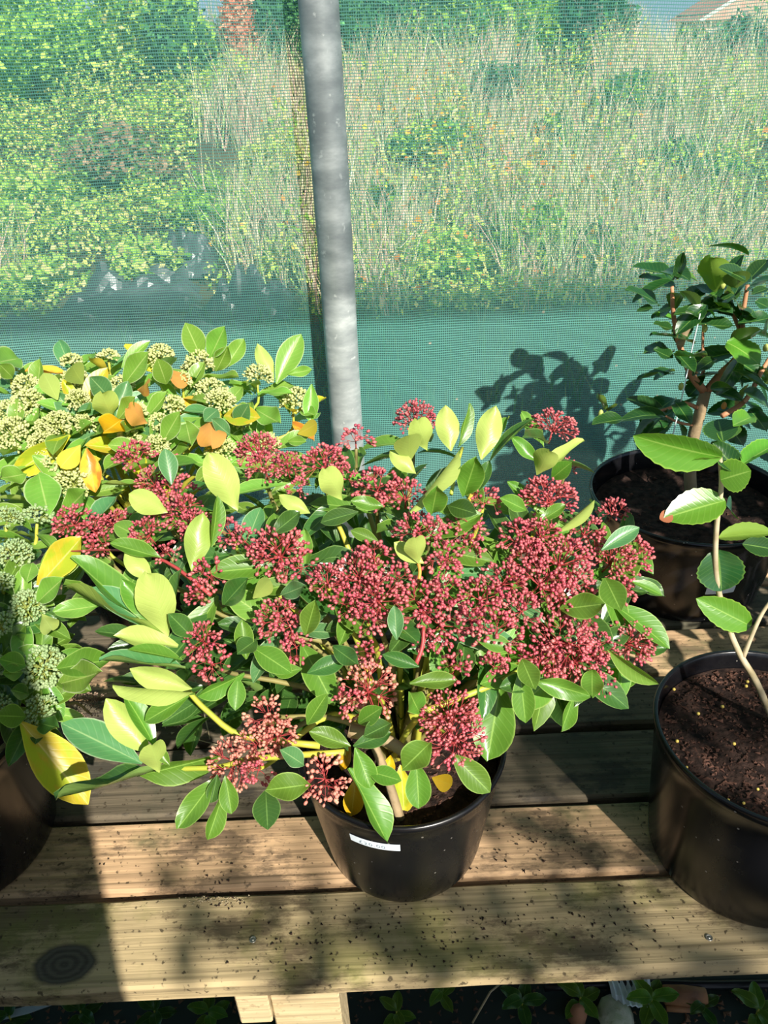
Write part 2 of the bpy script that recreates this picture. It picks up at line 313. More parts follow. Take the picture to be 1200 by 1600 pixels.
# ------------------------------------------------------------------ bench
LT,DK,GR=(.54,.355,.20),(.10,.07,.045),(.11,.12,.05)
W1=wood_mat('weathered_board',LT,DK,GR); W2=wood_mat('front_board',(.44,.34,.185),(.085,.06,.035),(.15,.155,.04),knot=(-.425,.525,0)); W3=wood_mat('pale_timber',(.58,.45,.26),(.38,.27,.13),(.4,.35,.2),fresh=.6)
W4=wood_mat('shade_toned_board',(.13,.105,.07),(.04,.035,.03),(.05,.055,.035))  # dark boards: stain and cast shade are both put into the colour
bench=empty('slatted_bench',(0,.95,0),'weathered wooden slatted bench carrying the potted shrubs','bench'); 
def plank(y0,y1,m,z=0,th=.026,x0=-1.35,x1=1.35,sd_=0,name='plank'):
    n=54; vs=[]
    prof=[(0,-th),(0,-.004),(.004,0),(.25,0.0),(.5,0.0),(.75,0.0),(.996,0),(1,-.004),(1,-th)]
    for i in range(n+1):
        x=x0+(x1-x0)*i/n
        for k,(a,zz) in enumerate(prof):
            yy=y0+a*(y1-y0) if a in (0,1) or .1<a<.9 else (y0+.004 if a<.5 else y1-.004)
            j=.0016*noise.noise(Vector((x*6,sd_*7.1+(0 if a<.5 else 3),0)))+.0012*noise.noise(Vector((x*31,sd_*3.1+(0 if a<.5 else 5),0)))
            if a<.1 or a>.9: yy+=j
            vs.append((x,yy-.95,z+zz+(.0012*noise.noise(Vector((x*5,yy*20,sd_))) if zz==0 else 0)))
    k=len(prof); fs=[(i*k+j,(i+1)*k+j,(i+1)*k+j+1,i*k+j+1) for i in range(n) for j in range(k-1)]+[(i*k+k-1,(i+1)*k+k-1,(i+1)*k,i*k) for i in range(n)]
    fs+=[tuple(range(k)),tuple(range(n*k,n*k+k))[::-1]]
    o=link(name,mesh(name,vs,fs,m,False),bench,world=False); return o
# knot location in plank coords: object origin sits at bench root
W2k=W2
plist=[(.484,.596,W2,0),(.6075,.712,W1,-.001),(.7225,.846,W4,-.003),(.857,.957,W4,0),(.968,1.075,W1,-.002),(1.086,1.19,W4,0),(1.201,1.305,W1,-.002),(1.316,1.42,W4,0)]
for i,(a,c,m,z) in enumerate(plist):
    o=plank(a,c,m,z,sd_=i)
for n_ in W2.node_tree.nodes:
    if n_.type=='VECT_MATH' and n_.operation=='SUBTRACT':
        k_=atz(100,1506,0); n_.inputs[1].default_value=(k_.x,k_.y-.95,0)
# joists and legs
def bbox(name,a,c,m,par=bench,lab=None):
    b=MB(); b.box(a,c); me=b.mesh(name,m,False); o=link(name,me,par,Matrix.Translation((0,0,0)),world=True)
    o.modifiers.new('bevel','BEVEL').width=.002
    if lab:o['label']=lab
    return o
for xa in (-1.15,-.205,1.1):
    bbox('joist',(xa,.492,-.106),(xa+.040,1.41,-.028),W3,lab='pale fresh-cut joist end' if xa==-.205 else None)
    for ya in (.497,1.33): bbox('leg',(xa+.041,ya,-.45),(xa+.125,ya+.07,-.028),W3)
bbox('cross_rail',(-1.3,1.401,-.16),(1.3,1.419,-.107),W1)
b=MB(); b.lathe([(.0,.0012),(.0022,.0012),(.0024,.0002),(.0052,.0),(.006,.0016),(.007,.0002)],20)
sm=b.mesh('screw',simple('zinc_screw',(.35,.34,.3),.4,.8)); 
for (u,v) in ((395,1468),(1108,1465),(1115,1318)):
    link('screw',sm,bench,Matrix.Translation(atz(u,v,.0012))@Matrix.Scale(.6,4))
# gritty bits on the boards: crumbs nobody could count
def scatter_bits(name,pts,smin,smax,m,parent=None,label=None,cat=None):
    V=[];Fc=[]
    base=[(1,0,0),(-.5,.8,0),(-.5,-.8,0),(0,0,.8),(0,0,-.5)]
    fb=[(0,1,3),(1,2,3),(2,0,3),(1,0,4),(2,1,4),(0,2,4)]
    for p in pts:
        s=R.uniform(smin,smax); q=Matrix.Rotation(R.uniform(0,6.28),3,'Z')@Matrix.Rotation(R.uniform(-.6,.6),3,'X'); el=R.uniform(.6,2)
        k=len(V)
        for w_ in base: V.append(Vector(p)+q@Vector((w_[0]*s*el,w_[1]*s,w_[2]*s*.8)))
        Fc+=[tuple(i+k for i in f) for f in fb]
    me=mesh(name,V,Fc,m,False); o=link(name,me,parent); o['kind']='stuff'
    if label: tag(o,label,cat)
    return o
pts=[]
for cx,cy,n,s in ((720,1450,60,.05),(900,1450,60,.06),(560,1440,40,.05),(470,1480,40,.04),(850,1330,45,.05),(660,1500,40,.05),(1010,1420,25,.05),(350,1400,50,.015),(800,1310,25,.05),(330,1405,30,.02),(220,1340,12,.06)):
    for _ in range(n):
        p=atz(cx,cy,0); p=p+Vector((R.gauss(0,s),R.gauss(0,.02),0))
        if (.486<p.y<.594) or (.61<p.y<.71): p.z=.0012; pts.append(p)
scatter_bits('compost_crumbs',pts,.0007,.0022,M_soil,None,'dark compost crumbs scattered over the front boards of the bench','crumbs')
pts=[atz(330+R.gauss(0,30),1402+R.gauss(0,5),0.0)+Vector((0,-.004,.0015)) for _ in range(70)]
pts=[p for p in pts if p.y<.594]
scatter_bits('pale_grit',pts,.0008,.0018,simple('grit',(.45,.36,.22),.9),None,'small heap of pale grit at the back edge of the front board','grit')
# ------------------------------------------------------------------ leaf and cluster meshes
def leaf_mesh(name,m,shape='skim',droop=.12,fold=.18,wave=0,nl=10,nw=4,ser=0):
    vs=[];uv=[]
    for i in range(nl+1):
        x=i/nl
        if shape=='skim': wf=math.sin(math.pi*min(1,x**1.22))**.72 if 0<x<1 else 0
        elif shape=='cam': wf=(math.sin(math.pi*x**.92)**.62 if 0<x<1 else 0); 
        elif shape=='obo': wf=(math.sin(math.pi*x**1.7)**.62 if 0<x<1 else 0)
        elif shape=='round': wf=(math.sin(math.pi*x**1.1)**.55 if 0<x<1 else 0)
        if x<.001: wf=.07
        if x>.999: wf=.02
        for j in range(nw+1):
            y=(j/nw-.5)*2
            yy=y*.5*wf
            if ser and abs(y)>.99: yy*=1+ser*(1 if i%2 else -1)
            z=-droop*x*x+fold*abs(yy)*.9+wave*math.sin(x*9+y)*abs(y)*.05
            vs.append((x,yy,z)); uv.append((x,j/nw))
    fs=[(i*(nw+1)+j,(i+1)*(nw+1)+j,(i+1)*(nw+1)+j+1,i*(nw+1)+j+1) for i in range(nl) for j in range(nw)]
    me=mesh(name,vs,fs,m); l=me.uv_layers.new(name='UVMap')
    for lp in me.loops: l.data[lp.index].uv=uv[lp.vertex_index]
    return me
_lc={}
def getleaf(m,shape,k):
    key=(m.name,shape,k)
    if key not in _lc:
        d,fo,wv=[(.10,.22,0),(.22,.15,1),(.03,.30,.6),(-.10,.25,1),(.34,.20,0)][k]
        if shape=='cam': _lc[key]=leaf_mesh('leaf',m,shape,d,fo,wv,nl=16,ser=.03)
        else: _lc[key]=leaf_mesh('leaf',m,shape,d,fo,wv)
    return _lc[key]
def place_leaf(parent,B,T,W,N,m,shape='skim',k=None,name='leaf',label=None):
    X=T-B; Ln=X.length; X=X/Ln; Z=(N-X*N.dot(X)); 
    if Z.length<1e-4: Z=Vector((0,0,1)).cross(X)
    Z.normalize(); Y=Z.cross(X)
    k=R.randrange(5) if k is None else k
    M=Matrix(((X.x*Ln,Y.x*W,Z.x*Ln,B.x),(X.y*Ln,Y.y*W,Z.y*Ln,B.y),(X.z*Ln,Y.z*W,Z.z*Ln,B.z),(0,0,0,1)))
    o=link(name,getleaf(m,shape,k),parent,M)
    if label:o['label']=label
    return o
def pix_leaf(parent,u0,v0,u1,v1,w,side,m,t,shape='skim',label=None,ar=.40,k=None,dt=0):
    """a leaf read off the photograph: base and tip, true proportions restored by tipping it in depth"""
    B=atd(u0,v0,t); T0=atd(u1,v1,t+dt); L0=(T0-B).length; W0=w*t/F*1.0
    vd=(B-CAM).normalized(); X=(T0-B).normalized()
    T=T0
    if dt==0 and W0/L0>ar*1.25:
        Lt=min(W0/(ar*1.1),.095); 
        if Lt>L0: T=T0-vd*math.sqrt(Lt*Lt-L0*L0)*.8
    k=R.choice((0,2,3)) if k is None else k; Wt=max(W0,ar*.85*L0); tilt=math.acos(min(1,W0/Wt))
    N=(-vd+Vector((0,0,.35))+SUNV*.25).normalized()
    if side=='b': N=-N
    X=(T-B).normalized(); s=1 if R.random()<.5 else -1
    N=Matrix.Rotation(s*tilt+R.uniform(-.12,.12),3,X)@N
    return place_leaf(parent,B,T,Wt*1.08,N,m,shape,k,label=label)
def cluster_meshes(name,diam,nb,bud,mb,ms,loose=1.,seed=0):
    r=random.Random(seed); S=MB(); 
    t=(1+5**.5)/2; ico=[Vector(v).normalized() for v in ((-1,t,0),(1,t,0),(-1,-t,0),(1,-t,0),(0,-1,t),(0,1,t),(0,-1,-t),(0,1,-t),(t,0,-1),(t,0,1),(-t,0,-1),(-t,0,1))]
    icf=[(0,11,5),(0,5,1),(0,1,7),(0,7,10),(0,10,11),(1,5,9),(5,11,4),(11,10,2),(10,7,6),(7,1,8),(3,9,4),(3,4,2),(3,2,6),(3,6,8),(3,8,9),(4,9,5),(2,4,11),(6,2,10),(8,6,7),(9,8,1)]
    V=[];Fc=[]
    H=diam*.5; ns=max(5,int(nb/9)); S.tube([(0,0,-diam*.35),(0,0,0)],[diam*.022,diam*.022],6)
    for i in range(ns):
        th=math.acos(1-(i+.5)/ns*1.05); ph=i*2.4+r.uniform(-.3,.3)
        d=Vector((math.sin(th)*math.cos(ph),math.sin(th)*math.sin(ph),math.cos(th)))
        q=d*H*r.uniform(.5,.62); q.z+=H*.12
        S.tube([(0,0,0),q*.5+Vector((0,0,-H*.05)),q],[diam*.016,diam*.012,diam*.010],4,False)
        rad=H*math.sqrt(1.9/ns)*1.15*loose
        for j in range(int(nb/ns)):
            a=r.uniform(0,6.28); rr=rad*math.sqrt(r.random()); t1=d.orthogonal().normalized(); t2=d.cross(t1)
            e=(d*H*r.uniform(.82,1.03)+(t1*math.cos(a)+t2*math.sin(a))*rr); e.z+=H*.08
            S.tube([q,e],[diam*.007,diam*.006],3,False)
            ax=(e-q).normalized()*.75+d*.4; ax.normalize(); Q=ax.to_track_quat('Z','Y').to_matrix(); s=bud*r.uniform(.75,1.12); b0=len(V)
            for p in ico: V.append(e+Q@Vector((p.x*s*.5,p.y*s*.5,p.z*s*.66)))
            Fc+=[tuple(x+b0 for x in f) for f in icf]
    return S.mesh('flower_cluster',ms),mesh('buds',V,Fc,mb)
def bank_of(mb,ms,sizes,bud,dens,loose,seed):
    out={}
    for d in sizes:
        out[d]=[cluster_meshes('c',d,int(dens*(d/.06)**1.75),bud,mb,ms,loose,seed+i*7+int(d*1000)) for i in range(3)]
    return out
RED=bank_of(M_bud,M_stalk,(.030,.045,.060,.080),.0038,150,1.12,1); TAN=bank_of(M_budtan,M_stalk,(.045,.060,.080),.0040,150,1.1,5)
GRN=bank_of(M_gbud,M_gstalk,(.030,.045),.0038,400,.95,9); GRD=bank_of(M_gbudd,M_gstalk,(.030,.045),.0037,400,.95,13)
DRY=bank_of(M_dry,M_dry,(.045,),.0030,110,1.2,17)
def place_cluster(parent,P,D,diam,bankd,label=None):
    key=min(bankd,key=lambda d:abs(d-diam)); s=diam/key; st,bd=R.choice(bankd[key])
    D=D.normalized(); Q=D.to_track_quat('Z','Y').to_matrix()@Matrix.Rotation(R.uniform(0,6.28),3,'Z')
    S=Matrix.Diagonal((s*R.uniform(.9,1.12),s*R.uniform(.9,1.12),s*R.uniform(.85,1.05)))
    Mx=Matrix.Translation(P-D*diam*.28)@(Q@S).to_4x4()
    o=link('flower_cluster',st,parent,Mx); c=bpy.data.objects.new('buds',bd); COL.objects.link(c); c.parent=o
    if label:o['label']=label
    return o
def dome_hit(u,v,C,Rd):
    r=ray(u,v); o=CAM-C
    a=sum((r[i]/Rd[i])**2 for i in range(3)); b=2*sum(r[i]*o[i]/Rd[i]**2 for i in range(3)); c=sum((o[i]/Rd[i])**2 for i in range(3))-1
    D=b*b-4*a*c; t=(-b-math.sqrt(D))/(2*a) if D>0 else -b/(2*a)
    P=CAM+r*t; n=Vector([(P[i]-C[i])/Rd[i]**2 for i in range(3)]).normalized()
    return t,P,n
# ------------------------------------------------------------------ pots
def pot(parent,z,rt,rb,h,soil_drop,lab=None,tilt=0):
    L0=parent.location
    b=MB(); th=.0035
    pr=[(0,0.004),(rb-.012,.004),(rb-.008,0),(rb-.002,.0015),(rb,.006)]
    for k in range(1,9): q=k/9; pr.append((rb+(rt-.003-rb)*q,h*q*.93))
    pr+=[(rt-.0035,h*.93),(rt-.001,h*.945),(rt,h*.965),(rt+.001,h*.99),(rt,h+.001),(rt-.003,h+.0015),(rt-.005,h),(rt-.0058,h*.965),(rt-.007,h*.93)]
    for k in range(8,0,-1): q=k/9; pr.append((rb+(rt-.007-rb)*q,h*q*.93))
    pr+=[(rb-.004,.008),(0,.008)]
    b.lathe(pr,80); o=link('pot',b.mesh('pot',M_pot),parent,Matrix.Translation(L0))
    # compost surface
    zs=h-soil_drop; q=zs/h/.93; rs=rb+(rt-.0075-rb)*min(1,q)-.0005
    n=26; vs=[(0,0,zs)];fs=[]
    for i in range(1,n+1):
        for j in range(72):
            a=6.2832*j/72; r_=rs*i/n; x,y=r_*math.cos(a),r_*math.sin(a)
            hh=.007*noise.noise(Vector((x*22,y*22,L0.x*9)))+.0045*noise.noise(Vector((x*75,y*75,L0.x*5)))+.002*noise.noise(Vector((x*210,y*210,1)))
            vs.append((x,y,zs+hh*(1 if i<n else .2)))
    fs=[(0,1+j,1+(j+1)%72) for j in range(72)]+[(1+(i-1)*72+j,1+i*72+j,1+i*72+(j+1)%72,1+(i-1)*72+(j+1)%72) for i in range(1,n) for j in range(72)]
    link('compost',mesh('compost',vs,fs,M_soil),parent,Matrix.Translation(L0))
    return zs,rs
def crumbs(parent,zs,rs,n,seed):
    r=random.Random(seed); pts=[]
    for _ in range(n):
        a=r.uniform(0,6.28); q=rs*.96*math.sqrt(r.random()); x,y=q*math.cos(a),q*math.sin(a)
        hh=.007*noise.noise(Vector((x*22,y*22,parent.location.x*9)))
        pts.append(parent.location+Vector((x,y,zs+hh+.001)))
    o=scatter_bits('compost_bits',pts,.0012,.0036,M_crumb,parent)
    return pts
def branch(parent,pts,r0,r1,m,name='branch',n=6):
    p=smoothpath(pts,4); k=len(p); b=MB(); b.tube(p,[r0+(r1-r0)*i/(k-1) for i in range(k)],n)
    L0=parent.location; b.v=[v-L0 for v in b.v]
    return link(name,b.mesh(name,m),parent,world=False)
def inner(parent,C,Rd,n,m,seed,lo=.3,hi=.74):
    r=random.Random(seed); V=[];Fc=[];q=0
    src=getleaf(m,'skim',0)
    for i in range(n):
        d=Vector((r.gauss(0,1),r.gauss(0,1),abs(r.gauss(0,.9))-.35)).normalized(); q=r.uniform(lo,hi)
        B=C+Vector((d.x*Rd.x,d.y*Rd.y,d.z*Rd.z))*q
        if B.z<.22: B.z=.22+r.random()*.05
        if B.y<C.y-Rd.y*.4: B.y=C.y-Rd.y*.4+r.random()*.1
        X=(d+Vector((r.gauss(0,.6),r.gauss(0,.6),r.gauss(0,.4)))); X.z=abs(X.z); X.normalize(); Ln=r.uniform(.05,.075); Z=(Vector((r.gauss(0,.4),-.1+r.gauss(0,.4),1))); Z=(Z-X*Z.dot(X)).normalized(); Y=Z.cross(X); W=Ln*.4; k=len(V)
        for v in src.vertices: V.append(B+X*v.co.x*Ln+Y*v.co.y*W+Z*v.co.z*Ln)
        Fc+=[tuple(j+k for j in p.vertices) for p in src.polygons]
    me=mesh('inner_foliage',V,Fc,m); l=me.uv_layers.new(name='UVMap'); nv=len(src.vertices)
    uv=[0]*nv
    for lp in src.loops: uv[lp.vertex_index]=tuple(src.uv_layers[0].data[lp.index].uv)
    for lp in me.loops: l.data[lp.index].uv=uv[lp.vertex_index%nv]
    o=link('inner_foliage',me,parent); o['kind']='stuff'; return o
# ================================================================== the red-budded skimmia
skim=empty('potted_skimmia',(.0084,.674,0),'large bushy skimmia with red flower buds in the middle pot with white label','potted plant')
zs,rs=pot(skim,0,.130,.1015,.186,.032)
crumbs(skim,zs,rs,350,3)
# price label wrapped on the pot wall
def pot_r(z,rt,rb,h): return rb+(rt-.003-rb)*min(1,z/(h*.93))+.0009
c0=Vector((.0084,.674,0)); vs=[];fs=[];n=16
a0,a1=math.radians(-90-31),math.radians(-90-3)
for i in range(n+1):
    a=a0+(a1-a0)*i/n
    for z in (.137,.151): 
        r_=pot_r(z,.130,.1015,.186); vs.append((r_*math.cos(a),r_*math.sin(a),z+.001))
        
fs=[(2*i,2*i+2,2*i+3,2*i+1) for i in range(n)]
lb=link('price_label',mesh('price_label',vs,fs,M_white),skim,world=False); lb['label']='white printed price label'
cu=bpy.data.curves.new('price','FONT'); cu.body='£20.00'; cu.size=.0095; cu.align_x='CENTER'; cu.align_y='CENTER'; cu.space_character=1.25
to=bpy.data.objects.new('t',cu); COL.objects.link(to); dg=bpy.context.evaluated_depsgraph_get(); tm=bpy.data.meshes.new_from_object(to.evaluated_get(dg)); bpy.data.objects.remove(to)
am=(a0+a1)/2
for v in tm.vertices:
    z=.144+v.co.y; r_=pot_r(z,.130,.1015,.186)+.0005; a=am+v.co.x/r_-.02; v.co=(r_*math.cos(a),r_*math.sin(a),z)
tm.materials.clear(); tm.materials.append(M_ink); o=bpy.data.objects.new('price_print',tm); COL.objects.link(o); o.parent=lb
DC,DR=Vector((-.03,.80,.20)),Vector((.44,.31,.335))
soilc=Vector((.0084,.69,zs))
mainC=[(650,645,60),(870,655,66),(555,678,42),(400,695,66),(410,722,55),(447,722,52),(505,715,66),(530,738,50),(590,755,64),(635,768,62),(865,770,78),(845,762,50),(205,705,56),(235,745,62),(268,760,60),
(105,808,56),(140,822,52),(172,810,46),(150,850,45),(280,795,64),(300,815,50),(225,828,52),(355,825,48),(432,855,92),(465,880,52),(322,895,46),(310,925,40),(650,822,62),(675,828,48),(728,820,60),(692,868,48),(700,885,36),(560,895,84),(590,930,78),(510,905,56),(585,865,50),(428,962,60),(450,975,45),
(660,940,76),(690,970,72),(760,778,42),(820,838,70),(850,830,52),(885,870,86),(905,905,66),(920,825,58),(965,795,46),(965,870,70),(995,860,60),(975,918,46),(755,930,70),(790,905,62),(850,905,72),(880,930,60),(780,990,76),(740,965,48),(885,1000,88),(910,1030,80),(940,1010,52),(995,1000,76),(945,1065,42),(850,1030,60),(860,1005,52),
(312,1000,60),(325,1035,52),(460,1008,46),(575,1080,84),(545,1095,44),(715,1040,46),(705,1118,80),(715,1155,86),(690,1150,50),(415,1120,60),(430,1150,56),(360,1195,76),(395,1165,56),(400,1205,44),(505,1222,68),(248,790,36),(575,1018,38),(258,860,34),(465,760,34),(890,725,26),(380,840,40),(735,850,40),(660,1000,36),(265,720,30),(775,1040,40),(575,965,46),(540,940,46),(620,900,46),(830,870,60),(820,950,56),(910,960,46),(700,920,46)]
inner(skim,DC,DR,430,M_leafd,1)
for i,(u,v,w_) in enumerate(mainC):
    t,P,n=dome_hit(u,v,DC,DR)
    tan=v>1060 and u<620; D=(n+Vector((0,-.12,.55))).normalized()
    # the clusters stand a little proud of the dome, each by its own amount
    off=R.uniform(-.015,.012); P=P-(P-CAM).normalized()*off
    dm=w_*depth(P)/F*1.08
    place_cluster(skim,P,D,dm,TAN if (tan and w_>50) else RED,None)
    base=P-D*dm*.45
    # stem from the crown of the plant to the cluster
    k=soilc+Vector((R.uniform(-.02,.02),R.uniform(-.02,.02),-.01)); mid=k.lerp(base,.5)+Vector((0,0,.03+.05*R.random()))*.8+(base-k)*Vector((0,0,0)).length
    mid2=base-D*.05
    if i%2==0 or w_>70: branch(skim,[k,mid,mid2,base-D*.004],.0042,.0018,M_stemd if R.random()<.6 else M_stem)
nrm=len(mainC)
nleaf=0
# rosettes of leaves under the clusters
for i,(u,v,w_) in enumerate(mainC):
    if w_<40: continue
    t,P,n=dome_hit(u,v,DC,DR); D=(n+Vector((0,0,.4))).normalized(); t1=D.orthogonal().normalized(); t2=D.cross(t1); k0=R.uniform(0,6)
    nl=3 if w_<70 else 4
    for j in range(nl):
        if nleaf>=196: break
        a=k0+6.283*j/nl+R.uniform(-.35,.35); d=(t1*math.cos(a)+t2*math.sin(a))*.9+D*R.uniform(-.05,.45); d.normalize()
        B=P-D*R.uniform(.028,.055)+d*.006; Ln=R.uniform(.05,.078)
        T=B+d*Ln
        m=R.choices([M_leaf,M_leafd,M_blue,M_pale],[5,4,1,1.5])[0]
        place_leaf(skim,B,T,Ln*R.uniform(.34,.44),(D+Vector((0,-.2,.3))+Vector((R.uniform(-.4,.4),R.uniform(-.4,.4),0))),m); nleaf+=1
T_='t';B_='b'
LP,LD,LL,LB=M_pale,M_leafd,M_leaf,M_blue
hand=[(705,705,697,632,36,B_,LP),(752,718,775,632,38,B_,LP),(715,700,735,630,18,T_,LL),(765,722,828,648,16,T_,LD),(757,705,800,655,14,T_,LL),(640,722,638,676,42,B_,LP),(668,702,655,662,38,B_,LP),
(650,740,610,702,26,B_,LP),(675,803,683,756,36,T_,LL),(725,775,745,712,40,T_,LL),(745,770,765,720,20,T_,LD),(535,780,512,738,38,B_,LP),(600,792,548,784,22,T_,LL),(592,847,548,828,20,T_,LL),(662,880,615,848,26,B_,LP),
(655,880,648,840,34,B_,LP),(640,800,720,706,15,B_,LP),(485,802,436,772,24,B_,LP),(425,835,470,800,28,T_,LD),(372,797,330,712,48,B_,LP),(262,800,203,772,36,B_,LP),(268,757,258,700,28,T_,LB),(300,892,318,802,40,B_,LL),
(330,855,345,775,18,T_,LL),(252,872,172,848,26,T_,LL),(238,905,195,862,30,B_,LP),(264,993,234,906,56,B_,LP),(250,983,192,905,32,T_,LL),(240,985,145,912,38,T_,LB),(225,975,112,868,38,T_,LL),(255,992,92,930,20,T_,LL),
(160,945,87,958,30,T_,LP),(270,965,282,888,16,T_,LD),(278,1010,178,992,24,B_,LP),(285,1032,200,1008,22,T_,LL),(290,1045,155,1028,28,T_,LB),(305,1082,176,1074,26,B_,LP),(300,1076,203,1046,36,B_,LP),
(295,1088,222,1128,30,T_,LL),(222,1193,94,1126,50,T_,LB),(235,1178,165,1092,46,B_,LP),(243,1168,198,1082,28,T_,LL),(250,1206,236,1164,40,B_,LP),(265,1196,245,1168,16,T_,LL),(242,1202,92,1262,18,T_,LD),(215,1212,345,1182,30,T_,LL),
(337,1215,282,1292,36,T_,LL),(350,1235,325,1314,24,T_,LL),(352,1212,362,1272,28,T_,LL),(340,1210,330,1255,22,T_,LD),(415,1235,418,1290,40,T_,LD),(485,1225,414,1236,40,T_,LL),(475,1195,440,1172,28,T_,LB),(548,1166,483,1143,30,T_,LL),
(552,1166,612,1145,26,T_,LD),(555,1168,580,1232,34,T_,LL),(575,1205,624,1218,28,T_,LL),(545,1200,608,1317,38,T_,LL),(672,1160,628,1205,42,T_,LL),(650,1188,655,1264,38,T_,LL),(705,1178,768,1240,38,T_,LL),(783,1062,762,1185,62,T_,LL),
(812,1048,822,1132,34,T_,LL),(815,1030,835,1075,32,T_,LL),(832,1062,920,1084,26,T_,LL),(925,1045,925,1092,32,T_,LL),(950,1015,1027,1076,17,T_,LP),(875,952,946,944,38,T_,LL),(945,903,968,948,38,T_,LL),(985,908,1038,928,18,T_,LL),
(940,860,1000,822,26,T_,LB),(868,832,932,787,15,B_,LP),(395,1012,452,1048,36,T_,LL),(372,1058,368,1108,26,T_,LL),(382,1052,308,1090,22,T_,LL),(385,1030,378,968,28,T_,LL),(472,1045,428,1052,22,T_,LL),(480,1052,540,1030,28,T_,LD),
(480,1132,508,1088,28,T_,LL),(560,1130,592,1108,28,T_,LL),(655,1042,598,1022,22,T_,LD),(640,1068,715,1062,26,T_,LL),(655,1112,636,1078,34,T_,LL),(478,992,492,940,30,T_,LL),(400,1000,372,1020,30,T_,LD),(840,742,858,704,36,B_,LP),
(848,732,917,692,13,B_,LP),(840,722,798,684,22,T_,LL),(862,748,890,724,26,T_,LL),(822,797,783,778,24,T_,LL),(838,818,885,790,18,T_,LL),(395,935,425,905,26,B_,LP),(350,945,385,905,34,T_,LD),(300,995,265,960,30,T_,LD),
(620,1000,616,945,24,T_,LB),(850,1060,780,1075,30,T_,LD),(745,1000,800,1010,26,T_,LL),(675,1215,708,1228,26,B_,M_gold),(556,1215,549,1276,30,T_,M_gold),(610,1180,606,1215,18,T_,M_gold),(626,1195,632,1272,34,T_,M_yel),(548,1165,533,1205,16,T_,M_gold),(520,1010,560,1040,28,T_,LD),(700,790,740,800,30,T_,LD),(560,800,500,815,26,T_,LD),(440,930,480,915,26,T_,LB),(610,1130,570,1150,30,T_,LD)]
for (u0,v0,u1,v1,w_,sd_,m) in hand:
    t,P,n=dome_hit(u0,v0,DC,DR); t=t-.006
    if m in (M_gold,M_yel): t=(atz(u0,v0,.20)-CAM).length/ray(u0,v0).length
    if (u1,v1)==(762,1185): t+=.07
    if (u1,v1)==(608,1317): t=.93*(atz(u0,v0,.215)-CAM).length/ray(u0,v0).length
    pix_leaf(skim,u0,v0,u1,v1,w_,sd_,m,t,label=('yellow fallen-over leaf' if m is M_gold else None)); nleaf+=1
# visible stems
def pstem(par,pp,r0,r1,m,off=0,hit=True):
    pts=[]
    for (u,v) in pp:
        t,P,n=dome_hit(u,v,DC,DR); pts.append(atd(u,v,t+off))
    return branch(par,pts,r0,r1,m)
pstem(skim,[(232,1203),(290,1201),(345,1198),(400,1185),(540,1175)],.0026,.0034,M_stem,.022)
pstem(skim,[(292,1078),(325,1112),(380,1150),(500,1165)],.0028,.0036,M_stem,.03)
pstem(skim,[(662,980),(660,1010),(650,1038)],.0018,.0024,M_stalk,.002)
pstem(skim,[(705,772),(712,735),(722,700)],.0022,.0022,M_stem,0)
pstem(skim,[(725,800),(740,765),(755,735)],.0026,.002,M_redst,.01)
pstem(skim,[(655,905),(656,890),(652,874)],.0018,.002,M_redst,0)
pstem(skim,[(90,862),(190,860),(260,878),(330,930)],.001,.0022,M_stalk,.006)
pstem(skim,[(640,1120),(740,1082),(800,1055),(850,1020)],.0036,.0026,M_stem,.03)
pstem(skim,[(545,1140),(600,1155),(640,1180)],.0075,.006,M_wood,.02)
b_=[atz(625,1280,zs),atz(605,1215,.2),atz(585,1165,.24)]; branch(skim,b_,.006,.005,M_wood)
for k in range(9):
    a=k*.7; p0=soilc+Vector((.012*math.cos(a),.012*math.sin(a),-.008)); p1=soilc+Vector((.09*math.cos(a),.02+.08*math.sin(a),.12)); branch(skim,[p0,p0.lerp(p1,.5)+Vector((0,0,.02)),p1,p1+Vector((.05*math.cos(a),.05*math.sin(a),.08))],.007,.0035,M_stemd)
# ================================================================== the green skimmia behind left
DC2,DR2=Vector((-.50,1.20,.20)),Vector((.47,.27,.285))
g1=empty('potted_skimmia',(-.43,1.17,0),'sunlit lime-green skimmia with cream-green bud heads standing at the back left','potted plant')
zs2,rs2=pot(g1,0,.135,.105,.20,.03); crumbs(g1,zs2,rs2,120,8)
gC=[(250,548,46),(312,560,50),(300,575,36),(168,552,30),(405,580,44),(465,620,52),(330,605,50),(345,620,46),(270,628,34),(38,598,46),(40,625,52),(12,640,44),(15,672,56),(90,655,44),(60,690,40),(133,655,40),(70,665,40),(110,752,52),(345,698,48),(246,692,40),(248,655,32),(190,595,40),(115,590,44),(420,690,40),(110,560,34),(12,578,30),(210,640,36),(160,610,34),(375,650,36),(285,590,30),(120,620,40),(80,720,36),(200,680,34)]
inner(g1,DC2,DR2,230,M_lime,2)
soil2=g1.location+Vector((0,0,zs2))
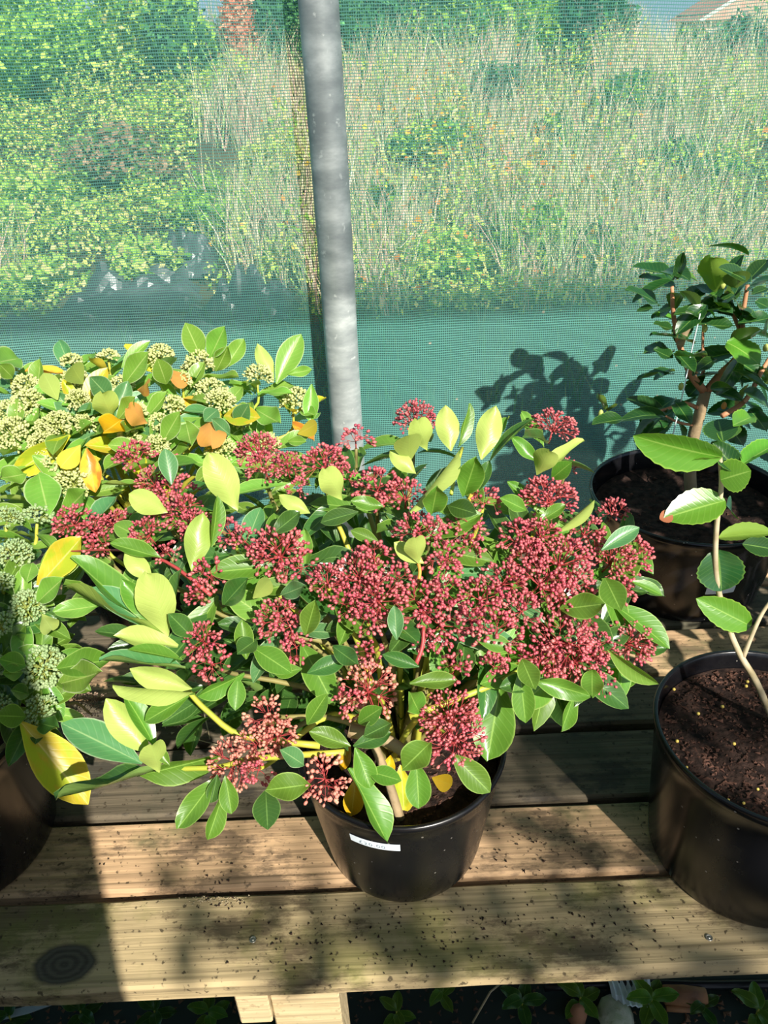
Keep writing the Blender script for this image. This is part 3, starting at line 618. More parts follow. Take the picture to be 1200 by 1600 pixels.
for i,(u,v,w_) in enumerate(gC):
    t,P,n=dome_hit(u,v,DC2,DR2); D=(n+Vector((0,-.1,.6))).normalized(); P=P-(P-CAM).normalized()*R.uniform(-.01,.02); dm=w_*depth(P)/F
    place_cluster(g1,P,D,dm,GRN); base=P-D*dm*.4
    k=soil2+Vector((R.uniform(-.03,.03),R.uniform(-.03,.03),-.01)); branch(g1,[k,k.lerp(base,.5)+Vector((0,0,.04)),base-D*.05,base],.0045,.002,M_stem)
    t1=D.orthogonal().normalized(); t2=D.cross(t1); k0=R.uniform(0,6)
    for j in range(6):
        a=k0+6.283*j/6+R.uniform(-.35,.35); d=(t1*math.cos(a)+t2*math.sin(a))*.85+D*R.uniform(.0,.8); d.normalize()
        B=P-D*R.uniform(.03,.05)+d*.006; Ln=R.uniform(.055,.078)
        m=R.choices([M_lime,M_blue,M_pale,M_yel,M_oran],[7,1.6,2,.5,.12])[0]
        place_leaf(g1,B,B+d*Ln,Ln*R.uniform(.36,.46),(D+Vector((R.uniform(-.5,.5),-.3,.3))),m,label='yellowing leaf' if m is M_yel else ('orange withered leaf' if m is M_oran else None))
LI=M_lime
handg=[(315,560,292,508,34,T_,LI),(328,560,350,512,32,T_,LI),(352,575,382,530,26,T_,LI),(338,580,358,540,26,T_,LI),(428,595,402,535,24,B_,LI),(432,600,470,520,36,T_,LI),(450,585,488,578,16,T_,LI),(470,640,492,648,20,T_,LI),(487,600,485,660,24,T_,LI),(465,678,498,662,24,B_,M_yel),(450,690,478,690,16,T_,LI),
(30,560,0,565,40,T_,LI),(20,590,0,570,24,T_,LI),(172,622,142,590,32,T_,LB),(180,652,200,595,28,T_,LB),(175,655,162,620,38,B_,LP),(185,655,215,620,26,T_,LI),(165,640,120,640,20,T_,LB),(195,600,230,552,34,T_,LI),(190,575,232,530,20,T_,LI),(260,600,248,565,30,T_,LI),(345,745,0,0,0,0,0),
(90,625,68,582,28,B_,LI),(110,680,20,742,34,T_,M_yel),(40,740,0,750,34,T_,LI),(60,740,75,800,50,T_,LI),(100,800,140,765,36,T_,LI),(125,695,95,730,30,B_,M_yel),(135,700,150,770,30,T_,M_oran),(190,655,160,680,40,T_,M_gold),(230,660,205,640,34,B_,M_oran),(300,590,262,592,30,B_,M_oran),(330,650,330,688,42,B_,M_oran),(350,650,400,650,32,T_,M_yel),
(215,610,232,600,26,B_,M_oran),(400,640,440,665,34,T_,LI),(290,660,300,700,34,T_,LI),(255,690,280,645,30,T_,LI),(215,700,170,695,26,T_,LI),(130,600,110,570,34,B_,LI),(340,640,322,655,24,T_,LB),(370,665,385,635,28,T_,LB),(360,680,330,655,22,T_,LB)]
for (u0,v0,u1,v1,w_,sd_,m) in handg:
    if not w_: continue
    t,P,n=dome_hit(u0,v0,DC2,DR2); pix_leaf(g1,u0,v0,u1,v1,w_,sd_,m,t-.012,label='orange withered leaf' if m in(M_oran,M_gold) else None)
# ================================================================== the green skimmia front left
DC3,DR3=Vector((-.60,.80,.17)),Vector((.265,.21,.25))
g2=empty('potted_skimmia',(-.605,.70,0),'shaded dark green skimmia with round green bud heads at the left edge, nearest left pot','potted plant')
zs3,rs3=pot(g2,0,.145,.122,.215,.03); crumbs(g2,zs3,rs3,150,9)
dC=[(70,1040,62),(62,1112,52),(45,942,54),(25,860,56),(12,802,44),(62,800,42),(2,972,36),(0,1100,30),(5,905,30),(-20,1040,50),(-30,900,50)]
inner(g2,DC3,DR3,130,M_leaf,3)
soil3=g2.location+Vector((0,0,zs3))
for i,(u,v,w_) in enumerate(dC):
    t,P,n=dome_hit(u,v,DC3,DR3); D=(n+Vector((.05,-.1,.4))).normalized(); dm=w_*depth(P)/F
    place_cluster(g2,P,D,dm,GRD); base=P-D*dm*.4
    k=soil3+Vector((R.uniform(-.03,.03),R.uniform(-.03,.03),-.01)); branch(g2,[k,k.lerp(base,.5)+Vector((0,0,.03)),base-D*.05,base],.005,.0022,M_stem)
    t1=D.orthogonal().normalized(); t2=D.cross(t1); k0=R.uniform(0,6)
    for j in range(7):
        a=k0+6.283*j/7+R.uniform(-.3,.3); d=(t1*math.cos(a)+t2*math.sin(a))*.9+D*R.uniform(-.1,.5); d.normalize()
        B=P-D*R.uniform(.025,.05)+d*.006; Ln=R.uniform(.045,.066)
        place_leaf(g2,B,B+d*Ln,Ln*R.uniform(.36,.46),(D+Vector((R.uniform(-.4,.4),-.2,.3))),R.choice([M_leaf,M_leaf,M_leafd,M_lime]))
for (u0,v0,u1,v1,w_,sd_,m,ms_) in [(32,1128,140,1256,64,T_,M_yel,'wide yellow drooping leaf'),(90,1045,172,1030,42,T_,LL,None),(95,1068,165,1052,46,T_,LI,None),(60,915,132,838,46,T_,M_yel,'yellow leaf'),(62,905,130,868,24,T_,LI,None),(60,940,96,905,34,T_,LI,None),(65,960,82,985,28,B_,LI,None),(50,880,42,908,26,T_,LI,None),(62,1130,95,1140,30,T_,LD,None),(40,1040,0,1030,30,T_,LL,None),(35,1050,2,1052,26,T_,LL,None),(45,1085,18,1078,24,T_,LD,None),(40,1120,0,1118,34,T_,LL,None),(60,1140,55,1162,18,T_,LD,None)]:
    t,P,n=dome_hit(u0,v0,DC3,DR3); pix_leaf(g2,u0,v0,u1,v1,w_,sd_,m,t-.008,label=ms_)
for (u,v,w_) in [(118,1092,48),(148,1100,40),(112,1186,40)]:
    P=atz(u,v,.12); place_cluster(g2,P,Vector((.5,-.4,.7)),w_*depth(P)/F,DRY,'brown dried flower head')
    branch(g2,[soil3+Vector((.1,-.03,.0)),(soil3+P)/2+Vector((.08,0,.03)),P-Vector((.01,0,.02))],.003,.0015,M_stemd)
# ================================================================== camellia, back right
c1=empty('potted_camellia',(.572,1.235,0),'tall dark camellia bush in the wide black pot at the back right by the netting','potted plant')
zs4,rs4=pot(c1,0,.182,.150,.192,.04); crumbs(c1,zs4,rs4,160,10)
def yp(u,v,y): return aty(u,v,y+.11)
trunk=[Vector((.585,1.235,zs4-.01)),yp(1078,740,1.14),yp(1082,690,1.14),yp(1095,640,1.14),yp(1103,610,1.14)]
b0=branch(c1,trunk,.012,.0095,M_wood,'trunk',10)
bl=[([ (1101,612),(1080,585),(1062,540),(1052,490),(1050,448)],1.14,1.11,.0075,.003,M_wood2),([(1062,540),(1070,520),(1078,505)],1.12,1.12,.007,.0065,M_wood),([(1104,612),(1125,585),(1150,560),(1162,530),(1160,500),(1168,445)],1.14,1.15,.008,.0035,M_wood2),
([(1158,520),(1145,490),(1135,468)],1.15,1.17,.004,.0025,M_wood2),([(1128,650),(1165,625),(1190,580),(1215,540)],1.10,1.16,.005,.0035,M_wood2),([(1095,640),(1070,630),(1045,638),(985,655),(935,655)],1.14,1.10,.004,.002,M_wood2),([(1090,600),(1100,575),(1098,540),(1100,480)],1.16,1.18,.004,.002,M_wood2),([(1088,665),(1060,660),(1040,650)],1.14,1.12,.003,.002,M_wood2)]
for pts_,ya,yb,r0,r1,m in bl:
    n=len(pts_); branch(c1,[yp(u,v,ya+(yb-ya)*i/(n-1)) for i,(u,v) in enumerate(pts_)],r0,r1,m)
camL=[(1057,450,1006,422,36),(1058,436,1072,393,18),(1052,438,1038,416,18),(1030,478,988,442,38),(1020,482,995,486,20),(1055,480,1020,500,30),(1055,500,1025,492,24),(1052,515,1020,508,26),(1050,548,1012,540,34),(1052,560,1020,548,26),(1055,580,995,592,20),(1052,585,1025,580,16),
(1090,440,1068,425,34),(1115,460,1088,446,34),(1120,455,1108,408,50),(1135,440,1162,398,26),(1140,445,1128,418,40),(1165,438,1128,415,16),(1150,450,1152,420,40),(1170,438,1200,405,34),(1172,446,1205,425,26),(1175,460,1200,450,20),(1100,490,1062,480,22),(1095,480,1125,488,18),(1080,500,1060,525,32),(1085,505,1145,515,34),(1145,490,1110,475,26),
(1135,535,1192,560,58),(1150,550,1070,565,30),(1120,560,1080,580,26),(1145,560,1190,585,40),(1100,600,1070,590,24),(1110,608,1142,598,26),(1112,610,1162,622,36),(1162,612,1210,625,36),(1110,470,1130,450,24),(1200,480,1180,470,26),(1205,495,1190,520,24),(1200,600,1195,565,22),
(1055,622,1000,655,44),(1040,650,975,640,34),(1045,640,985,688,36),(1050,660,995,700,34),(975,655,925,662,30),(945,640,932,618,16),(950,642,965,635,16),(1060,655,1075,690,30),(1040,670,1000,690,22),(1075,620,1095,600,30),(1120,640,1180,655,34),(1130,660,1165,690,40),(1180,690,1215,720,44),(1170,640,1200,668,30),(1100,700,1070,712,26),(1095,720,1060,735,22),(1150,480,1180,500,30),(1075,470,1100,440,30),(1170,600,1150,640,24)]
for (u0,v0,u1,v1,w_) in camL:
    y=1.12+.05*math.sin(u0*.7+v0*.3); B=yp(u0,v0,y); T=yp(u1,v1,y+R.uniform(-.045,.03)); t=depth(B)
    L_=(T-B).length; W=max(w_*t/F,L_*.46); vd=(B-CAM).normalized(); N=(-vd*.35+Vector((R.uniform(-.3,.3),.1,.9))); 
    til=math.acos(min(1,w_*t/F/W)); X=(T-B).normalized(); N=Matrix.Rotation(R.choice((-1,1))*til*.6,3,X)@N
    place_leaf(c1,B,T,W,N,M_cam if R.random()<.88 else M_camy,'cam')
tips=[(1050,448),(1168,445),(1135,468),(1215,540),(1098,480),(1060,530),(1150,560),(1162,500),(1165,625),(1045,638),(1190,590),(1080,600)]
for i in range(46):
    (u,v)=tips[i%len(tips)]; B=yp(u+R.gauss(0,10),v+R.gauss(0,14),1.13+R.gauss(0,.03)); d=Vector((R.gauss(0,1),R.gauss(0,1),R.gauss(.1,.5))).normalized()
    place_leaf(c1,B,B+d*R.uniform(.055,.075),R.uniform(.028,.036),Vector((R.gauss(0,.4),R.gauss(0,.4),1)),M_cam,'cam')
for (u,v) in ((1063,610),(1128,452),(1195,550),(938,652),(1130,640),(1100,520)):
    b=MB(); b.lathe([(0,0),(.0035,.002),(.005,.007),(.0035,.012),(0,.015)],8); link('flower_bud',b.mesh('flower_bud',M_redst if u==1130 else M_gstalk),c1,Matrix.Translation(yp(u,v,1.115)))
b=MB(); pth=smoothpath([yp(1094,490,1.08),yp(1078,560,1.09),yp(1068,610,1.07),yp(1056,660,1.09),yp(1040,730,1.02)],5)
b.tube([p-c1.location for p in pth],[.0011]*len(pth),5); o=link('plastic_tie',b.mesh('plastic_tie',simple('clear_tie',(.7,.78,.78),.2)),c1,world=False); o['label']='clear plastic tie strip'
# white label on the back pot, partly behind a leaf
bx=aty(1128,925,1.235-.168); b=MB()
a0_=math.atan2(bx.y-1.235,bx.x-.572)
vs=[];fs=[]
for i in range(9):
    a=a0_-.16+.32*i/8
    for z in (bx.z-.008,bx.z+.008): r_=pot_r(z,.182,.150,.192); vs.append((r_*math.cos(a),r_*math.sin(a),z))
fs=[(2*i,2*i+2,2*i+3,2*i+1) for i in range(8)]
o=link('pot_label',mesh('pot_label',vs,fs,M_white),c1,world=False); o['label']='white pot label'
# ================================================================== young camellia, front right
c2=empty('potted_camellia',(.4556,.6375,0),'young single-stemmed camellia whip in the front right black pot of dark compost','potted plant')
zs5,rs5=pot(c2,0,.1399,.119,.214,.024); cp=crumbs(c2,zs5,rs5,1500,11)
bm_=MB(); bm_.lathe([(0,-.0022),(.0016,-.0016),(.0023,0),(.0016,.0016),(0,.0022)],8); bead=bm_.mesh('fertiliser_bead',M_bead)
for (u,v) in [(1175,1037),(1168,1065),(1166,1072),(1129,1104),(1053,1077),(1147,1162),(1073,1199),(1113,1236),(1138,1250),(1162,1255),(1184,1233),(1091,1115),(1058,1158)]:
    link('fertiliser_bead',bead,c2,Matrix.Translation(atz(u,v,zs5+.005))@Matrix.Scale(1.0 if v<1190 else .8,4))
def ws(u,v,y): return aty(u,v,y)
stem=[atz(1212,1135,zs5-.004),ws(1182,1066,.662),ws(1158,1026,.675),ws(1140,985,.69),ws(1124,929,.705),ws(1118,880,.71),ws(1120,820,.715),ws(1127,760,.72),ws(1125,715,.725)]
branch(c2,stem,.0042,.0026,M_whip,'stem',8)
branch(c2,[ws(1160,1030,.674),ws(1178,985,.68),ws(1196,950,.69),ws(1225,915,.70)],.003,.002,M_whip)
young=[(1128,714,992,690,38,M_camy,T_,-.01),(1125,716,1082,718,12,M_camy,T_,.0),(1126,750,1172,735,50,M_camy,T_,-.02),(1130,690,1122,652,50,M_cam,T_,.02),(1155,738,1112,690,34,M_cam,T_,.01),(1160,725,1215,690,30,M_camy,T_,.02),(1145,665,1175,650,30,M_camy,T_,.03),(1128,690,1150,660,30,M_camy,T_,.03),
(1133,782,1041,806,54,M_camy,T_,-.01),(1121,858,1128,924,66,M_cam,T_,.015),(1123,840,1205,828,20,M_camy,B_,0),(1160,850,1215,858,30,M_cam,T_,.01),(1173,978,1093,938,42,M_camy,T_,-.015),(1135,790,1150,800,36,M_cam,T_,.04)]
for (u0,v0,u1,v1,w_,m,sd_,dt) in young:
    t=.715/ray(u0,v0).y if v0<900 else .69/ray(u0,v0).y
    o=pix_leaf(c2,u0,v0,u1,v1,w_,sd_,m,t,'cam',ar=.52,dt=dt if dt else .0001,k=R.choice((0,2)))
    if u0==1133: tipleaf=o
tipm=simple('brown_leaf_tip',(.30,.10,.04),.7)
tl=tipleaf; B=tl.matrix_basis@Vector((.86,0,-.07))+c2.location; T=tl.matrix_basis@Vector((1.06,-.03,-.1))+c2.location; o=place_leaf(c2,B,T,.016,Vector((0,-.5,1)),tipm,'cam',k=0,name='leaf_tip'); o['label']='brown withered leaf tip'
# ------------------------------------------------------------------ under the bench
def wp(u,v,z=-.45): return atz(u,v,z)
def weed(u,v,n,s,lab,spec,m=M_leaf):
    s*=.72; P=wp(u,v); r=empty('weed',P,lab,'weed'); b=MB(); b.tube([P*0,Vector((0,0,s*.6))],[.002,.0015],5); link('stem',b.mesh('stem',M_stem),r,world=False)
    for i in range(n):
        a=6.28*i/n+R.uniform(-.3,.3)+spec; z=s*(.25+.5*(i%3)/2); d=Vector((math.cos(a),math.sin(a),.35)); B=P+Vector((0,0,z)); place_leaf(r,B,B+d.normalized()*s,s*.55,Vector((0,0,1)),m,'cam',k=1)
    return r
for (u,v,n,s,lab,sp,m) in [(620,1590,5,.045,'leafy green weed under the bench just right of the bench leg',0,M_leaf),(690,1560,4,.045,'weed with two broad leaves below the bench front edge, under the middle pot',.6,M_leaf),(815,1575,5,.055,'weed with long dark leaves under the bench, left of the white plastic scrap',1.1,M_leafd),(905,1570,5,.055,'broad-leaved weed on the left side of the white plastic scrap',.2,M_leaf),(1015,1575,6,.06,'broad-leaved weed on the right side of the white plastic scrap',.9,M_leaf),(1095,1580,5,.045,'small weed in front of the brown log under the bench',1.4,M_leafd),(1180,1590,5,.06,'rounded-leaf weed at the bottom right corner under the bench',.3,M_leaf),(130,1590,5,.05,'dark weed under the bench at the bottom left beside the white strip',.5,M_leafd),(330,1592,6,.05,'crinkled weed under the bench just left of the bench leg',.8,M_leaf),(245,1590,5,.05,'dark weed under the bench behind the green cup',.1,M_leafd),(20,1598,4,.05,'dark weed in the bottom left corner under the bench',.2,M_leafd)]: weed(u,v,n,s,lab,sp,m)
P=wp(400,1590); b=MB(); b.lathe([(0,0),(.018,0),(.021,.055),(.0195,.055),(.017,.003),(0,.003)],24); tag(link('plastic_cup',b.mesh('plastic_cup',simple('green_plastic',(.12,.42,.03),.4,trans=.3)),None,Matrix.Translation(P+Vector((-.012,.03,0)))),'small bright green plastic cup standing under the bench left of the leg','cup')
def strip(name,pts,wd,th,m,lab,cat):
    b=MB(); n=len(pts); vs=[];
    for i,p in enumerate(pts):
        t_=(pts[min(i+1,n-1)]-pts[max(i-1,0)]).normalized(); s_=t_.cross(Vector((0,0,1))).normalized()*wd/2
        vs+=[p-s_,p+s_,p+s_+Vector((0,0,th)),p-s_+Vector((0,0,th))]
    fs=[(4*i+a,4*i+(a+1)%4,4*i+4+(a+1)%4,4*i+4+a) for i in range(n-1) for a in range(4)]+[(0,3,2,1),(4*n-4,4*n-3,4*n-2,4*n-1)]
    b.add(vs,fs); return tag(link(name,b.mesh(name,m,False)),lab,cat)
strip('plastic_strip',[wp(-20,1600)+Vector((0,0,.01)),wp(50,1588)+Vector((0,0,.02)),wp(115,1570)+Vector((0,0,.03)),wp(150,1556)+Vector((0,0,.002))],.012,.003,simple('pale_strip',(.45,.55,.55),.5),'pale bluish plastic strip lying under the bench at bottom left','strip')
b=MB(); pts_=smoothpath([wp(850,1546),wp(1000,1541),wp(1100,1543),wp(1230,1541)],6); b.tube([p+Vector((0,0,.008)) for p in pts_],.007,10); tag(link('black_hose',b.mesh('black_hose',simple('hose',(.012,.014,.016),.4))),'black irrigation hose lying on the ground under the right bench edge','hose')
for (a,c,rr,lab) in (((1035,1562),(1100,1566),.016,'short orange-brown log under the bench right of the white scrap'),((1040,1578),(1085,1580),.006,'thin pale stick lying in front of the brown log'),):
    b=MB(); q=[wp(*a)+Vector((0,0,rr)),(wp(*a)+wp(*c))/2+Vector((0,0,rr)),wp(*c)+Vector((0,0,rr))]; b.tube(q,[rr*.9,rr,rr*.85],12); tag(link('log' if rr>.01 else 'stick',b.mesh('log',simple('log_bark',(.42,.20,.08),.7,noise_=(30,(.2,.1,.05),.8),bump=.5,bscale=50))),lab,'wood')
b=MB(); P=wp(985,1562); vs=[];fs=[];n=14
for i in range(n+1):
    for j in range(5): vs.append(P+Vector((-.035+.07*i/n,-.02+.06*j/4,.012+.014*(i%2)*.35+.01*math.sin(j+i*.3)+.012*j/4)))
fs=[(i*5+j,(i+1)*5+j,(i+1)*5+j+1,i*5+j+1) for i in range(n) for j in range(4)]
b.add(vs,fs); o=link('plastic_scrap',b.mesh('plastic_scrap',simple('white_scrap',(.62,.74,.76),.5),False)); o.modifiers.new('solid','SOLIDIFY').thickness=.003; tag(o,'ribbed white plastic scrap under the bench among weeds','scrap')
b=MB(); P=wp(960,1592); b.lathe([(0,0),(.026,.002),(.030,.012),(.024,.022),(.010,.028),(0,.029)],12)
for v in b.v: v+=v.normalized()*.006*noise.noise(v*80)
tag(link('lichen_stone',b.mesh('lichen_stone',simple('lichen',(.35,.42,.25),.9,noise_=(40,(.6,.62,.5),.9),bump=1,bscale=90)),None,Matrix.Translation(P)),'crusty pale green lichened stone in front of the white scrap','stone')
b=MB(); P=wp(900,1590); b.tube([P+Vector((0,0,.0)),P+Vector((.004,0,.02)),P+Vector((.0,.0,.034))],[.016,.013,.004],9); tag(link('terracotta_shard',b.mesh('terracotta_shard',simple('terracotta',(.42,.20,.10),.8))),'brown pointed terracotta shard on the ground left of the lichened stone','shard')
b=MB(); b.tube([wp(738,1600)+Vector((0,0,.003)),wp(765,1565)+Vector((0,0,.03)),wp(792,1530)+Vector((0,0,.003))],.0018,5); tag(link('straw_stalk',b.mesh('straw_stalk',simple('straw',(.5,.42,.25),.7))),'thin pale straw stalk leaning under the front of the bench','stalk')
b=MB(); b.tube(smoothpath([atz(300,1045,.008),atz(320,1120,.012),atz(328,1155,.002)],4),.001,5); b.tube(smoothpath([atz(250,1100,.002),atz(300,1150,.006),atz(345,1165,.003)],4),.0008,5); tag(link('dry_twig',b.mesh('dry_twig',M_whip)),'thin dry twig lying on the boards left of the middle pot','twig')
pts=[wp(R.uniform(-50,1250),R.uniform(1545,1640))+Vector((0,0,.004)) for _ in range(420)]
scatter_bits('leaf_litter',pts,.0015,.006,simple('litter',(.07,.04,.025),.9,noise_=(5,(.28,.16,.08),.8)),None,'brown leaf litter and crumbs on the ground under the bench','litter')
pts=[Vector((R.uniform(-.5,-.15),R.uniform(.87,1.15),.0015)) for _ in range(240)]
scatter_bits('plant_debris',[p for p in pts if any(a+.004<p.y<c-.004 for a,c,_,_ in plist)],.001,.0045,simple('debris',(.16,.12,.07),.9,noise_=(9,(.42,.38,.22),.9)),None,'mossy debris scattered on the back boards between the left pots','debris')
# ------------------------------------------------------------------ vegetation on the bank
def leafcloud(P,S,C,rng,elong=1.7,up=.3):
    n=len(P); d=rng.normal(size=(n,3)); d/=np.linalg.norm(d,axis=1)[:,None]
    nn=rng.normal(size=(n,3))+np.array([.2,-.5,.8])*up*3; nn-=d*(nn*d).sum(1)[:,None]; nn/=np.linalg.norm(nn,axis=1)[:,None]; e=np.cross(nn,d)
    S=S[:,None]; V=np.stack([P-d*S*elong*.5,P+e*S*.5,P+d*S*elong*.5,P-e*S*.5],1).reshape(-1,3)
    Fc=np.arange(n*4).reshape(-1,4); return V,Fc,np.repeat(C,4,0)
def blades(P,H,Wd,C,rng,lean=.25):
    n=len(P); a=rng.uniform(0,6.28,n); l=rng.normal(size=(n,2))*lean; w_=np.stack([np.cos(a),np.sin(a)*.3,0*a],1)*Wd[:,None]*.5
    top=P+np.stack([l[:,0]*H,l[:,1]*H,H],1); midp=P+np.stack([l[:,0]*H*.35,l[:,1]*H*.35,H*.55],1)
    V=np.stack([P-w_,P+w_,midp+w_*.8,midp-w_*.8,top+w_*.2,top-w_*.2],1).reshape(-1,3); k=np.arange(n)[:,None]*6
    Fc=np.concatenate([k+np.array([[0,1,2,3]]),k+np.array([[3,2,4,5]])]); return V,Fc,np.repeat(C,6,0)
def pal(cols,n,rng,jit=.2,w_=None):
    c=np.array(cols)[rng.choice(len(cols),n,p=w_)]; return np.clip(c*(1+rng.normal(size=(n,1))*jit),.005,.95)
bankv=np.vectorize(bank)
MV=veg_mat('vegetation')
def stuff(name,V,Fc,C,lab,cat): return tag(link(name,np_mesh(name,V,Fc,MV,C)),lab,cat,kind='stuff')
def patchy(x,y,s,ph): return np.array([noise.noise(Vector((a*s,b*s,ph))) for a,b in zip(x,y)])
TP=[(215,455,5.0,.50),(285,405,5.5,.32),(390,465,4.9,.36),(180,495,4.55,.40),(60,500,4.55,.3),(280,505,4.55,.4)]
def hitbank(u,v):
    for k in range(140):
        q=aty(u,v,4.3+k*.04)
        if q.z<bank(q.x,q.y)+.03: return q
    return q
TPW=[(hitbank(u,v),r) for u,v,_,r in TP]
def clear(x,y):
    k=np.ones(len(x),bool)
    for q,r in TPW: k&=((x-q.x)/r)**2+((y-q.y+.1)/(r*.8))**2>.8
    return k
# straw-coloured stems over the whole bank, denser right of the pole
n=34000; y=4.5+NP.random(n)**.85*5.2; x=(NP.random(n)-.42)*1.35*y; den=patchy(x,y,.9,1)+.22*(x>-.3)-.35*(x<-1.6)
k=(den>-.05)&clear(x,y); x,y=x[k],y[k]; P=np.stack([x,y,bankv(x,y)],1); n=len(x)
stuff('dry_grass',*blades(P,NP.uniform(.15,.55,n),NP.uniform(.005,.012,n),pal([(.86,.74,.56),(.76,.62,.45),(.66,.66,.38),(.42,.58,.24),(.78,.50,.42),(.45,.45,.34)],n,NP),NP,.28),'tall straw-coloured dry grass stems covering the bank beyond the netting','grass')
n=120000; y=4.45+NP.random(n)**.9*5.4; x=(NP.random(n)-.48)*1.35*y; g=patchy(x,y,1.1,7)+.45*(x<-1.3)+.45*(y<5.2)
k=(g>-.16)&clear(x,y); x,y=x[k],y[k]; n=len(x); P=np.stack([x,y,bankv(x,y)+NP.uniform(.0,.22,n)*(1+2.2*np.clip(patchy(x,y,2.4,3),-.3,1))],1)
stuff('bramble_leaves',*leafcloud(P,NP.uniform(.012,.030,n),pal([(.36,.58,.10),(.52,.74,.14),(.18,.36,.07),(.66,.76,.16),(.82,.74,.28)],n,NP),NP),'low green bramble leaves spreading over the bank beyond the netting','undergrowth')
n=900; y=4.5+NP.random(n)*3.2; x=.3+NP.normal(size=n)*.7+.1*y; P=np.stack([x,y,bankv(x,y)+NP.uniform(.15,.45,n)],1)
k=patchy(x,y,2.2,12)>-.02; P=P[k]; n=len(P)
stuff('orange_wildflowers',*leafcloud(P,NP.uniform(.02,.05,n),pal([(.85,.42,.06),(.85,.60,.10),(.80,.30,.08)],n,NP),NP,1.1),'scattered small orange and yellow wildflowers in the grass right of the pole','wildflowers')
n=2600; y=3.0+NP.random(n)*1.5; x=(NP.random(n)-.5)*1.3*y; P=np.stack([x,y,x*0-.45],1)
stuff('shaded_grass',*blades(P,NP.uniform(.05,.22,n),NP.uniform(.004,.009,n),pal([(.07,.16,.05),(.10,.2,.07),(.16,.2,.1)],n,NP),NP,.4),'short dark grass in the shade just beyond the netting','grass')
def shrub(u,v,y,rw,rh,n,cols,lab,size=.045,name='shrub',trunkc=(.2,.14,.08),th=None,cat='shrub',pale=None):
    """a bush or tree whose crown centre stands at distance y on the sight line through (u,v)"""
    n=int(n*1.5); C=aty(u,v,y)
    for k in range(120):                      # where the sight line meets the bank, if it does before y
        yy=4.4+k*.05; q=aty(u,v,yy)
        if yy<y and q.z<bank(q.x,q.y)+rh*.45*yy/y: rw*=yy/y; rh*=yy/y; C=q; break
    z0=bank(C.x,C.y); r=empty(name,(C.x,C.y,z0),lab,cat)
    rng=np.random.default_rng(int(u+v*7)%9999); d=rng.normal(size=(n,3)); d/=np.linalg.norm(d,axis=1)[:,None]
    nb=14; bc=rng.normal(size=(nb,3)); bc/=np.linalg.norm(bc,axis=1)[:,None]; bc*=rng.uniform(.3,.75,(nb,1)); w_=rng.integers(0,nb,n)
    P=(bc[w_]+d*rng.uniform(.25,.48,(n,1))*rng.random((n,1))**.25)*np.array([rw,rw,rh])+np.array([0,0,C.z-z0])
    P=P[P[:,2]>.02]
    V,Fc,Cc=leafcloud(P,rng.uniform(size*.45,size*1.0,len(P)),pal(cols,len(P),rng),rng)
    link('foliage',np_mesh('foliage',V,Fc,MV,Cc),r,world=False)
    b=MB(); tz=max(.05,C.z-z0)
    tm_=simple('bark',trunkc,.8,noise_=(10,tuple(x*.5 for x in trunkc),.7))
    b.tube([(0,0,-.05),(rw*.03,0,tz*.5),(-rw*.04,0,tz*.95)],[max(.015,rw*.06),max(.012,rw*.05),max(.006,rw*.02)],7)
    link('trunk',b.mesh('trunk',tm_),r,world=False)
    b=MB()
    for i in range(7): 
        q=bc[i]*np.array([rw,rw,rh])+np.array([0,0,tz]); b.tube([(0,0,tz*.45),Vector((0,0,tz*.7)).lerp(Vector(q),.5),Vector(q)],[rw*.03,rw*.022,rw*.01],5)
    link('boughs',b.mesh('boughs',tm_),r,world=False); return r
G1=[(.34,.58,.09),(.48,.72,.12),(.15,.34,.06)];G2=[(.07,.22,.08),(.12,.32,.12),(.05,.15,.07)];G3=[(.58,.70,.18),(.45,.64,.15),(.75,.68,.28)]
